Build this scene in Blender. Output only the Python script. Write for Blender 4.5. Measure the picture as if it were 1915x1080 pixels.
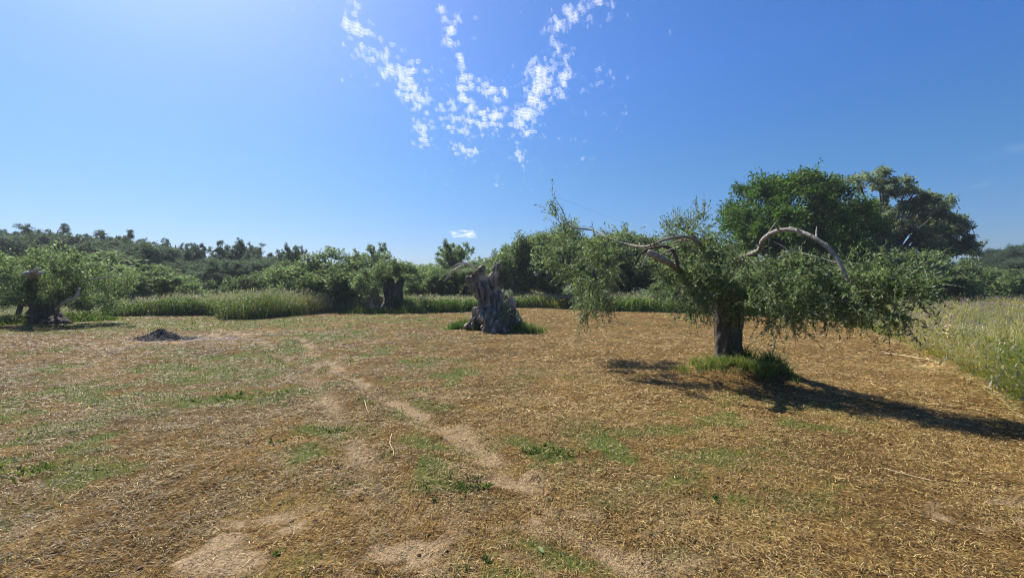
import bpy, bmesh, math, random
import numpy as np
from mathutils import Vector, Matrix

for _o in list(bpy.data.objects):
    bpy.data.objects.remove(_o)
SC = bpy.context.scene
COL = SC.collection
R = math.radians

# ------------------------------------------------------------------ camera, sky, sun
F, CX, HY, EYE = 832.0, 957.5, 530.0, 1.6          # focal length and horizon of the photograph (1915 px wide)
cd = bpy.data.cameras.new('camera')
cd.sensor_width = 36.0
cd.lens = 36.0 * F / 1915.0
cd.shift_y = -10.0 / 1915.0
cd.clip_start, cd.clip_end = 0.05, 30000.0
cam = bpy.data.objects.new('camera', cd)
COL.objects.link(cam)
cam.location = (0, 0, EYE)
cam.rotation_euler = (R(90), 0, 0)
SC.camera = cam

SUN_AZ, SUN_EL = R(-41), R(50)
sdir = Vector((math.sin(SUN_AZ) * math.cos(SUN_EL), math.cos(SUN_AZ) * math.cos(SUN_EL), math.sin(SUN_EL)))
wd = bpy.data.worlds.new('World')
SC.world = wd
wd.use_nodes = True
nt = wd.node_tree
nt.nodes.clear()
sky = nt.nodes.new('ShaderNodeTexSky')
sky.sky_type = 'NISHITA'
sky.sun_disc = False
sky.sun_elevation = SUN_EL
sky.sun_rotation = SUN_AZ
sky.altitude = 0
sky.air_density = 1.0
sky.dust_density = 1.1
sky.ozone_density = 5.0
hs = nt.nodes.new('ShaderNodeHueSaturation')
hs.inputs['Saturation'].default_value = 1.25
dirn = nt.nodes.new('ShaderNodeTexCoord')
sep = nt.nodes.new('ShaderNodeSeparateXYZ')
band = nt.nodes.new('ShaderNodeValToRGB')              # paler, dimmer towards the horizon, as in the photograph
for _k, (_p, _c) in enumerate(((0.02, (.36, .43, .60)), (0.23, (.47, .57, .64)), (0.42, (.56, .64, .80)))):
    if _k > 1: band.color_ramp.elements.new(.5)
    band.color_ramp.elements[_k].position = _p
    band.color_ramp.elements[_k].color = (*_c, 1)
tone_ = nt.nodes.new('ShaderNodeVectorMath')
tone_.operation = 'MULTIPLY'
nt.links.new(dirn.outputs['Generated'], sep.inputs[0])
nt.links.new(sep.outputs['Z'], band.inputs[0])
bg = nt.nodes.new('ShaderNodeBackground')
bg.inputs['Strength'].default_value = 0.10
wo = nt.nodes.new('ShaderNodeOutputWorld')
nt.links.new(sky.outputs[0], hs.inputs['Color'])
nt.links.new(hs.outputs[0], tone_.inputs[0])
nt.links.new(band.outputs[0], tone_.inputs[1])
nt.links.new(tone_.outputs[0], bg.inputs[0])
nt.links.new(bg.outputs[0], wo.inputs[0])

sl = bpy.data.lights.new('sun', 'SUN')
sl.energy = 5.0
sl.angle = R(0.5)
sl.color = (1.0, 0.95, 0.86)
sun = bpy.data.objects.new('sun', sl)
COL.objects.link(sun)
sun.rotation_euler = sdir.to_track_quat('Z', 'Y').to_euler()
sun.location = (-30, 30, 60)

SC.view_settings.view_transform = 'Standard'
SC.view_settings.look = 'None'
SC.view_settings.exposure = 0.97
SC.view_settings.gamma = 1.0
SC.cycles.use_denoising = True
SC.cycles.filter_width = 1.1
SC.cycles.max_bounces = 6
SC.cycles.transparent_max_bounces = 16

# ------------------------------------------------------------------ helpers
def hash3(ix, iy, iz, seed):
    h = (ix.astype(np.int64) * 374761393 + iy.astype(np.int64) * 668265263 + iz.astype(np.int64) * 2147483647 + seed * 974711) & 0xFFFFFFFF
    h = ((h ^ (h >> 13)) * 1274126177) & 0xFFFFFFFF
    h = ((h ^ (h >> 16)) * 2246822519) & 0xFFFFFFFF
    h = h ^ (h >> 15)
    return (h & 0xFFFFFF) / float(0xFFFFFF)

def noise3(x, y, z, seed=0):
    x, y, z = np.broadcast_arrays(np.asarray(x, float), np.asarray(y, float), np.asarray(z, float))
    ix, iy, iz = np.floor(x), np.floor(y), np.floor(z)
    fx, fy, fz = x - ix, y - iy, z - iz
    fx, fy, fz = [f * f * (3 - 2 * f) for f in (fx, fy, fz)]
    out = 0
    for a in (0, 1):
        for b in (0, 1):
            for c in (0, 1):
                w = (fx if a else 1 - fx) * (fy if b else 1 - fy) * (fz if c else 1 - fz)
                out = out + w * hash3(ix + a, iy + b, iz + c, seed)
    return out                                           # 0..1

def fbm(x, y, z=0.0, octv=4, seed=0, gain=0.5):
    t, a, s = 0, 1.0, 0
    for k in range(octv):
        t = t + a * noise3(x * 2 ** k + 17.3 * k, y * 2 ** k + 5.1 * k, np.asarray(z) * 2 ** k, seed + k)
        s += a
        a *= gain
    return t / s

def sstep(a, b, x):
    t = np.clip((x - a) / (b - a), 0, 1)
    return t * t * (3 - 2 * t)

def nrm(v):
    return v / np.maximum(np.linalg.norm(v, axis=-1, keepdims=True), 1e-9)

def W(px, py, d):                                        # a point the photograph shows at (px, py), d metres deep
    return np.array([(px - CX) / F * d, d, EYE - (py - HY) / F * d])

def G(px, py):                                           # the spot of level ground seen at (px, py)
    d = EYE * F / (py - HY)
    return (px - CX) / F * d, d

def np_mesh(name, V, Q, col=None, smooth=False, extra=None):
    V = np.asarray(V, np.float32)
    Q = np.asarray(Q, np.int32)
    n, k = Q.shape
    me = bpy.data.meshes.new(name)
    me.vertices.add(len(V))
    me.vertices.foreach_set('co', V.ravel())
    me.loops.add(n * k)
    me.loops.foreach_set('vertex_index', Q.ravel())
    me.polygons.add(n)
    me.polygons.foreach_set('loop_start', np.arange(0, n * k, k, dtype=np.int32))
    me.polygons.foreach_set('loop_total', np.full(n, k, np.int32))
    if smooth:
        me.polygons.foreach_set('use_smooth', np.ones(n, bool))
    me.update(calc_edges=True)
    if col is not None:
        ca = me.color_attributes.new('Col', 'FLOAT_COLOR', 'POINT')
        c4 = np.ones((len(V), 4), np.float32)
        c4[:, :col.shape[1]] = col
        ca.data.foreach_set('color', c4.ravel())
    return me

def link(name, me, mat, parent=None):
    me.materials.clear()
    me.materials.append(mat)
    o = bpy.data.objects.new(name, me)
    COL.objects.link(o)
    if parent is not None:
        o.parent = parent
    return o

def tag(o, label=None, cat=None, group=None, kind=None):
    if label: o['label'] = label
    if cat: o['category'] = cat
    if group: o['group'] = group
    if kind: o['kind'] = kind
    return o

def thing(name, loc, label, cat, group=None):
    o = bpy.data.objects.new(name, None)
    o.empty_display_size = 0.3
    COL.objects.link(o)
    o.location = [float(c) for c in loc]
    return tag(o, label, cat, group)

class Geo:                                               # collects quads with a colour per vertex
    def __init__(s):
        s.V, s.Q, s.C, s.n = [], [], [], 0
    def add(s, V, Q, C):
        V = np.asarray(V, float).reshape(-1, 3)
        C = np.asarray(C, float)
        if C.ndim == 1:
            C = np.tile(C, (len(V), 1))
        s.V.append(V); s.Q.append(np.asarray(Q, int) + s.n); s.C.append(C)
        s.n += len(V)
    def mesh(s, name, smooth=False, origin=None):
        V = np.concatenate(s.V)
        if origin is not None:
            V = V - np.asarray(origin, float)
        return np_mesh(name, V, np.concatenate(s.Q), np.concatenate(s.C), smooth)

def resample(P, rad, n):
    P = np.asarray(P, float); rad = np.asarray(rad, float)
    m = len(P)
    # Catmull-Rom through the points
    t = np.linspace(0, m - 1, n)
    i = np.clip(t.astype(int), 0, m - 2)
    u = (t - i)[:, None]
    p0, p1, p2, p3 = P[np.maximum(i - 1, 0)], P[i], P[i + 1], P[np.minimum(i + 2, m - 1)]
    X = 0.5 * (2 * p1 + (p2 - p0) * u + (2 * p0 - 5 * p1 + 4 * p2 - p3) * u ** 2 + (3 * p1 - p0 - 3 * p2 + p3) * u ** 3)
    r = np.interp(t, np.arange(m), rad)
    return X, r

def tube(P, rad, sides=10, n=None, rough=0.12, seed=0, freq=3.0, flute=0.0):
    """a tapering limb with an uneven skin; closed at both ends"""
    X, r = resample(P, rad, n or max(4, len(P) * 4))
    T = nrm(np.gradient(X, axis=0))
    up = np.array([0.31, 0.95, 0.05])
    A = nrm(np.cross(T, up)); B = np.cross(T, A)
    th = np.linspace(0, 2 * np.pi, sides, endpoint=False)
    ring = A[:, None, :] * np.cos(th)[None, :, None] + B[:, None, :] * np.sin(th)[None, :, None]
    Pn = X[:, None, :] + ring * r[:, None, None]
    k = 1 + rough * 2 * (noise3(Pn[..., 0] * freq / 1, Pn[..., 1] * freq, Pn[..., 2] * freq * 0.6, seed) - 0.5)
    if flute:
        k = k + flute * np.sin(th * 5 + seed)[None, :] + flute * 0.6 * np.sin(th * 9 + 2.0 * X[:, 2:3] + seed)
    V = X[:, None, :] + ring * (r[:, None] * k)[..., None]
    m = len(X)
    V = np.concatenate([V.reshape(-1, 3), X[:1], X[-1:]])
    a = np.arange(m - 1)[:, None] * sides
    j = np.arange(sides)[None, :]
    jn = (j + 1) % sides
    Q = np.stack([a + j, a + jn, a + sides + jn, a + sides + j], -1).reshape(-1, 4)
    c0, c1 = m * sides, m * sides + 1
    j = np.arange(0, sides, 2)
    e = (m - 1) * sides
    caps = [np.stack([np.full(len(j), c0), (j + 2) % sides, j + 1, j], -1),
            np.stack([np.full(len(j), c1), e + j, e + j + 1, e + (j + 2) % sides], -1)]
    return V, np.concatenate([Q] + caps)

def tubes(name, lst, parent, mat, origin, rough=0.12, seed=0, sides=10, freq=3.0, flute=0.0):
    g = Geo()
    for k, (P, rad) in enumerate(lst):
        V, Q = tube(P, rad, sides=sides, rough=rough, seed=seed + k, freq=freq, flute=flute)
        g.add(V, Q, np.array([1., 1., 1.]))
    return link(name, g.mesh(name, True, origin), mat, parent)

def fused(name, lst, mat, origin, parent=None, voxel=0.05, amp=0.05, freq=5.0, seed=0, smooth=True, zs=0.22):
    """several limbs grown together into one gnarled body"""
    g = Geo()
    for k, (P, rad) in enumerate(lst):
        V, Q = tube(P, rad, sides=16, rough=0.10, seed=seed + k, flute=0.03)
        g.add(V, Q, np.array([1., 1., 1.]))
    me0 = g.mesh('raw', False, origin)
    tmp = bpy.data.objects.new('raw', me0)
    COL.objects.link(tmp)
    md = tmp.modifiers.new('r', 'REMESH')
    md.mode = 'VOXEL'; md.voxel_size = voxel; md.use_smooth_shade = smooth
    dg = bpy.context.evaluated_depsgraph_get()
    me = bpy.data.meshes.new_from_object(tmp.evaluated_get(dg))
    bpy.data.objects.remove(tmp)
    n = len(me.vertices)
    co = np.zeros(n * 3, np.float32); no = np.zeros(n * 3, np.float32)
    me.vertices.foreach_get('co', co); me.vertices.foreach_get('normal', no)
    co, no = co.reshape(-1, 3).astype(float), no.reshape(-1, 3).astype(float)
    x, y, z = co.T
    wx = x + 0.25 * (noise3(x * 1.7, y * 1.7, z * 1.7, 91 + seed) - .5)
    wy = y + 0.25 * (noise3(x * 1.7, y * 1.7, z * 1.7, 92 + seed) - .5)
    rid = np.abs(noise3(wx * freq, wy * freq, z * freq * zs, seed) - 0.5) * 2
    top = 1 - .75 * sstep(z.max() * .72, z.max() * .9, z)
    rid2 = np.abs(noise3(wx * freq * 2.3, wy * freq * 2.3, z * freq * zs * 2, seed + 7) - 0.5) * 2
    d = amp * (.45 + .55 * top) * (0.7 - 1.6 * (1 - rid) ** 3) - amp * .55 * (.35 + .65 * top) * (1 - rid2) ** 3 + amp * .3 * top * (fbm(x * 9, y * 9, z * 5, 3, seed + 11) - .5) + amp * 1.1 * top * (fbm(x * 2.2, y * 2.2, z * 2.2, 3, seed + 5) - .5)
    co += no * d[:, None]
    me.vertices.foreach_set('co', co.astype(np.float32).ravel())
    me.update()
    me.name = name
    return link(name, me, mat, parent)

def leaf_quads(P, D, L, Wd, C, rng, sag=0.0):
    """one folded diamond per leaf"""
    n = len(P)
    D = nrm(D)
    S = nrm(np.cross(D, rng.normal(size=(n, 3))))
    N = np.cross(S, D)
    L = np.asarray(L)[:, None]; Wd = np.asarray(Wd)[:, None]
    mid = P + D * L * 0.45
    V = np.stack([P, mid + S * Wd * 0.5 + N * Wd * 0.12, P + D * L - N * L * 0.06, mid - S * Wd * 0.5 + N * Wd * 0.12], 1).reshape(-1, 3)
    Q = np.arange(n * 4).reshape(n, 4)
    return V, Q, np.repeat(C, 4, axis=0)

def pick(cols, w, n, rng, jit=0.18):
    cols = np.asarray(cols, float)
    i = rng.choice(len(cols), n, p=np.asarray(w, float) / np.sum(w))
    c = cols[i] * (1 + jit * rng.normal(size=(n, 1)))
    return np.clip(c, 0.004, 0.9)

# ------------------------------------------------------------------ materials
def new_mat(name):
    m = bpy.data.materials.new(name)
    m.use_nodes = True
    t = m.node_tree
    b = t.nodes['Principled BSDF']
    return m, t, b, t.nodes['Material Output']

def nd(t, typ, **kw):
    n = t.nodes.new(typ)
    for k, v in kw.items():
        setattr(n, k, v)
    return n

def leaf_mat(name, trans=0.3, rough=0.45, spec=0.35, vary=0.25, tint_c=(1.12, 1.28, 0.85)):
    m, t, b, out = new_mat(name)
    a = nd(t, 'ShaderNodeAttribute', attribute_name='Col')
    oi = nd(t, 'ShaderNodeObjectInfo')
    mr = nd(t, 'ShaderNodeMapRange')
    mr.inputs['To Min'].default_value = 1 - vary
    mr.inputs['To Max'].default_value = 1 + vary
    t.links.new(oi.outputs['Random'], mr.inputs['Value'])
    mul = nd(t, 'ShaderNodeVectorMath', operation='SCALE')
    t.links.new(a.outputs['Color'], mul.inputs[0])
    t.links.new(mr.outputs[0], mul.inputs['Scale'])
    t.links.new(mul.outputs[0], b.inputs['Base Color'])
    b.inputs['Roughness'].default_value = rough
    b.inputs['Specular IOR Level'].default_value = spec
    tr = nd(t, 'ShaderNodeBsdfTranslucent')
    tint = nd(t, 'ShaderNodeVectorMath', operation='MULTIPLY')
    tint.inputs[1].default_value = tint_c
    t.links.new(mul.outputs[0], tint.inputs[0])
    t.links.new(tint.outputs[0], tr.inputs['Color'])
    mx = nd(t, 'ShaderNodeMixShader')
    mx.inputs[0].default_value = trans
    t.links.new(b.outputs[0], mx.inputs[1])
    t.links.new(tr.outputs[0], mx.inputs[2])
    t.links.new(mx.outputs[0], out.inputs[0])
    return m

def bark_mat(name, dark, light, scale=6.0, zs=0.25, bump=0.6, pale=None):
    m, t, b, out = new_mat(name)
    tc = nd(t, 'ShaderNodeTexCoord')
    mp = nd(t, 'ShaderNodeMapping')
    mp.inputs['Scale'].default_value = (1, 1, zs)
    t.links.new(tc.outputs['Object'], mp.inputs[0])
    n1 = nd(t, 'ShaderNodeTexNoise')
    n1.inputs['Scale'].default_value = scale; n1.inputs['Detail'].default_value = 8; n1.inputs['Roughness'].default_value = 0.65
    t.links.new(mp.outputs[0], n1.inputs['Vector'])
    cr = nd(t, 'ShaderNodeValToRGB')
    cr.color_ramp.elements[0].position = 0.32; cr.color_ramp.elements[0].color = (*dark, 1)
    cr.color_ramp.elements[1].position = 0.68; cr.color_ramp.elements[1].color = (*light, 1)
    t.links.new(n1.outputs[0], cr.inputs[0])
    c = cr.outputs[0]
    if pale:
        n2 = nd(t, 'ShaderNodeTexNoise')
        n2.inputs['Scale'].default_value = 2.3; n2.inputs['Detail'].default_value = 5
        t.links.new(tc.outputs['Object'], n2.inputs['Vector'])
        r2 = nd(t, 'ShaderNodeValToRGB')
        r2.color_ramp.elements[0].position = 0.52; r2.color_ramp.elements[1].position = 0.66
        t.links.new(n2.outputs[0], r2.inputs[0])
        mx = nd(t, 'ShaderNodeMix', data_type='RGBA')
        t.links.new(r2.outputs[0], mx.inputs['Factor'])
        t.links.new(c, mx.inputs[6]); mx.inputs[7].default_value = (*pale, 1)
        c = mx.outputs[2]
    t.links.new(c, b.inputs['Base Color'])
    b.inputs['Roughness'].default_value = 0.9
    b.inputs['Specular IOR Level'].default_value = 0.15
    bp = nd(t, 'ShaderNodeBump')
    bp.inputs['Strength'].default_value = bump; bp.inputs['Distance'].default_value = 0.05
    t.links.new(n1.outputs[0], bp.inputs['Height'])
    t.links.new(bp.outputs[0], b.inputs['Normal'])
    return m

def col_mat(name, rough=0.85, trans=0.0, spec=0.2):
    m, t, b, out = new_mat(name)
    a = nd(t, 'ShaderNodeAttribute', attribute_name='Col')
    t.links.new(a.outputs['Color'], b.inputs['Base Color'])
    b.inputs['Roughness'].default_value = rough
    b.inputs['Specular IOR Level'].default_value = spec
    if trans:
        tr = nd(t, 'ShaderNodeBsdfTranslucent')
        t.links.new(a.outputs['Color'], tr.inputs['Color'])
        mx = nd(t, 'ShaderNodeMixShader')
        mx.inputs[0].default_value = trans
        t.links.new(b.outputs[0], mx.inputs[1]); t.links.new(tr.outputs[0], mx.inputs[2])
        t.links.new(mx.outputs[0], out.inputs[0])
    return m

M_OLIVE = leaf_mat('olive_leaf', 0.42, 0.50, 0.25, 0.0)
M_CROWN = leaf_mat('olive_crown', 0.52, 0.65, 0.12, 0.18)
M_GREEN = leaf_mat('green_leaf', 0.36, 0.55, 0.15, 0.0)
M_GRASS = leaf_mat('grass_blade', 0.34, 0.6, 0.15, 0.0, (1.15, 1.3, .8))
M_STRAW = col_mat('straw_stem', 0.6, 0.15, 0.35)
M_BARK = bark_mat('olive_bark', (0.022, 0.019, 0.016), (0.135, 0.112, 0.09), 9.0, 0.3, 0.9)
M_STUMP = bark_mat('old_olive_wood', (0.028, 0.024, 0.020), (0.31, 0.27, 0.215), 9.0, 0.2, 1.0, pale=(0.44, 0.36, 0.26))
M_LIMB = bark_mat('grey_limb_bark', (0.15, 0.132, 0.11), (0.46, 0.42, 0.355), 22.0, 0.8, 0.9)
M_DEAD = bark_mat('weathered_wood', (0.26, 0.235, 0.21), (0.50, 0.46, 0.41), 12.0, 0.5, 0.5)

# ------------------------------------------------------------------ the lie of the land
EDGE = np.array([(-500, 650), (-250, 625), (0, 604), (40, 603), (150, 596), (220, 590), (400, 589), (415, 598), (470, 596), (560, 590), (640, 583),
                 (700, 581), (760, 583), (800, 585), (890, 583), (950, 576), (1000, 575), (1080, 578), (1150, 582), (1330, 588), (1480, 595),
                 (1570, 601), (1640, 622), (1690, 642), (1740, 662), (1800, 692), (1860, 722), (1915, 752), (2200, 900), (2900, 1200)], float)

def edge_depth(px):
    return EYE * F / (np.interp(px, EDGE[:, 0], EDGE[:, 1]) - HY)

def px_of(x, y):
    return CX + F * x / np.maximum(y, 0.6)

def outside(x, y):                                       # metres beyond the mown edge
    return y - edge_depth(px_of(x, y))

def seg_dist(x, y, pts):
    best = np.full(np.shape(x), 1e9)
    for (ax, ay), (bx, by) in zip(pts[:-1], pts[1:]):
        dx, dy = bx - ax, by - ay
        t = np.clip(((x - ax) * dx + (y - ay) * dy) / (dx * dx + dy * dy), 0, 1)
        best = np.minimum(best, np.hypot(x - ax - t * dx, y - ay - t * dy))
    return best

TRACK_A = [G(*p) for p in ((560, 630), (600, 662), (640, 692), (720, 742), (860, 806), (960, 892), (1090, 985), (1300, 1110))]
TRACK_B = [G(*p) for p in ((400, 612), (460, 622), (530, 660), (580, 705), (650, 800), (705, 905), (770, 1040), (800, 1110))]

MOUND = (*G(1372, 704), 0.95, 0.85, 0.24)                # rise under the near tree
STUMP_AT = G(925, 612)
TREE2_AT = G(730, 582)

def bump(x, y, cx, cy, rx, ry, h):
    q = ((x - cx) / rx) ** 2 + ((y - cy) / ry) ** 2
    return h * np.exp(-q * 1.3)

def land(x, y):
    x = np.asarray(x, float); y = np.asarray(y, float)
    z = 0.10 * (fbm(x * 0.22, y * 0.22, 0, 3, 11) - 0.5)
    near = np.exp(-np.hypot(x, y - 3) / 14)
    z = z + near * (0.06 * (fbm(x * 2.1, y * 2.1, 0, 3, 12) - 0.5) + 0.055 * np.clip(fbm(x * 6, y * 6, 0, 3, 13) - 0.45, -.1, .5))
    for tr in (TRACK_A, TRACK_B):
        d = seg_dist(x, y, tr)
        z = z - 0.04 * np.exp(-(d / 0.20) ** 2) + 0.022 * np.exp(-((d - 0.42) / 0.16) ** 2)
    z = z + bump(x, y, *MOUND)
    z = z + bump(x, y, STUMP_AT[0] + 0.1, STUMP_AT[1] + .3, 1.6, 1.3, 0.12) + bump(x, y, *TREE2_AT, 1.9, 1.2, 0.12)
    far = np.hypot(x, y)
    # a low wooded hill behind on the left, another far off on the right
    z = z + 4.0 * sstep(42, 115, far) * sstep(0.05, -0.75, x / np.maximum(far, 1)) * (y > 0)
    z = z + 3.0 * sstep(55, 130, far) * sstep(0.60, 0.80, x / np.maximum(far, 1)) * (y > 0)
    return z

def zl(x, y):
    return float(land(np.array([x]), np.array([y]))[0])

def blob(x, y, px, py, rx, ry, s=1.0):
    cx, cy = G(px, py)
    return s * np.exp(-(((x - cx) / rx) ** 2 + ((y - cy) / ry) ** 2))

GREEN_SPOTS = [(425, 742, 1.0, .45, .9), (300, 752, 1.2, .45, .5), (380, 690, 1.6, .9, .7), (460, 668, 1.2, .8, .5), (210, 735, 1.4, .7, .45), (100, 825, 1.0, .4, .7),
               (40, 890, .7, .22, .7), (10, 790, 1.2, .5, .4), (560, 648, .9, 1.6, .7), (600, 628, 1.2, 2.0, .6), (655, 668, .6, .9, .8), (620, 712, .35, .9, .6),
               (1035, 842, .42, .30, .8), (870, 900, .34, .24, .7), (740, 770, .3, .5, .5), (1240, 870, .8, .4, .35), (1170, 830, 1.4, .6, .4), (1000, 610, 3, 2, .25),
               (640, 600, 5, 3, .4), (150, 604, 6, 2.5, .6), (300, 604, 5, 2.5, .45), (950, 700, 1.3, 1.2, .25), (850, 690, 1.2, 1.0, .3), (1390, 790, 1.4, .4, .25),
               (800, 850, .5, .5, .4), (1180, 1040, .7, .2, .35), (1500, 940, 1.0, .4, .25), (960, 1060, .6, .15, .3), (520, 745, .4, .3, .6), (635, 800, .3, .35, .5)]
BARE_SPOTS = [(470, 1000, .42, .22, .75), (400, 1050, .3, .12, .9), (560, 985, .3, .16, .7), (642, 692, .17, .7, 1.3), (615, 676, .19, .9, 1.4), (590, 660, .15, .9, .8), (675, 912, .13, .07, .9), (860, 805, .42, .28, 1.0),
              (960, 890, .3, .16, .8), (1000, 960, .6, .2, .45), (380, 630, 1.5, .7, .7), (300, 640, 1.6, .7, .4), (140, 640, 3.5, 1.0, .35), (470, 622, 1.2, 1.2, .6),
              (1180, 990, .4, .18, .5), (1850, 960, .8, .3, .55), (760, 1030, .22, .25, .6), (690, 640, 1.2, 1.0, .4), (80, 1000, .35, .2, .5), (1300, 1050, .5, .12, .4)]

def masks(x, y):
    """how much living grass, bare dusty soil and ash the ground carries"""
    n1 = fbm(x * 0.9, y * 0.9, 0, 4, 31); n2 = fbm(x * 3.1, y * 3.1, 0, 3, 35); n3 = fbm(x * 0.35, y * 0.35, 0, 3, 39)
    g = 0.0
    for px, py, rx, ry, s in GREEN_SPOTS:
        g = g + blob(x, y, px, py, rx, ry, s)
    leftish = sstep(3.0, -5.0, x)
    g = g + 0.42 * leftish * sstep(.42, .66, n1) + 0.24 * sstep(.50, .7, n3) + .10
    b = 0.0
    for px, py, rx, ry, s in BARE_SPOTS:
        b = b + blob(x, y, px, py, rx, ry, s)
    d = np.minimum(seg_dist(x, y, TRACK_A), seg_dist(x, y, TRACK_B))
    
    b = np.clip(b * (0.5 + 1.1 * sstep(.3, .65, n2)) + 0.35 * sstep(.60, .78, fbm(x * .6, y * .6, 0, 4, 47)), 0, 1)
    w = .11 + .12 * fbm(x * 2.2, y * 2.2, 0, 2, 48)
    rut = np.exp(-(seg_dist(x, y, TRACK_A) / w) ** 2) * (.34 + .6 * sstep(.44, .60, fbm(x * 1.5, y * 1.5, 0, 3, 51)))
    rut = np.maximum(rut, .7 * np.exp(-(seg_dist(x, y, TRACK_B) / w) ** 2) * (.35 + .7 * sstep(.36, .6, fbm(x * 1.6, y * 1.6, 0, 3, 52))))
    strip = np.exp(-((d - .42) / .2) ** 2)
    g = np.clip((g + .22 * strip) * (0.35 + 1.5 * sstep(.35, .7, n2)), 0, 1) * (1 - .8 * b) * (1 - .7 * rut)
    b = b * (.22 + .85 * sstep(.42, .60, fbm(x * 5.5, y * 5.5, 0, 3, 49)))
    b = np.clip(np.maximum(b, rut * (.75 + .4 * n2)), 0, 1)
    ash = np.clip(blob(x, y, 400, 633, 1.7, .5, .75) + blob(x, y, 300, 634, 0.9, .5, 1.0), 0, 1) * (0.4 + .9 * n2)
    return g, b, np.clip(ash, 0, 1)

# ------------------------------------------------------------------ ground
def axis(lo, hi, fine_lo, fine_hi, step, grow):
    a = list(np.arange(fine_lo, fine_hi, step))
    s = step
    while a[-1] < hi:
        s = min(s * grow, 40); a.append(a[-1] + s)
    s = step
    pre = []
    c = fine_lo
    while c > lo:
        s = min(s * grow, 40); c -= s; pre.append(c)
    return np.array(pre[::-1] + a)

gx = axis(-300, 300, -9, 9, 0.05, 1.045)
gy = axis(-40, 380, 1.6, 11, 0.05, 1.035)
XX, YY = np.meshgrid(gx, gy)
ZZ = land(XX, YY)
g_, b_, a_ = masks(XX, YY)
out_ = outside(XX, YY)
mead = np.where(YY > 1.0, sstep(-0.15, 0.6, out_ + 0.6 * (fbm(XX * 1.3, YY * 1.3, 0, 3, 71) - .5)), 0)
nxg, nyg = len(gx), len(gy)
ii = (np.arange(nyg - 1)[:, None] * nxg + np.arange(nxg - 1)[None, :])
Qg = np.stack([ii, ii + 1, ii + nxg + 1, ii + nxg], -1).reshape(-1, 4)
gm = np_mesh('ground', np.stack([XX, YY, ZZ], -1).reshape(-1, 3), Qg, np.stack([g_, b_, a_, mead], -1).reshape(-1, 4), True)

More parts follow.
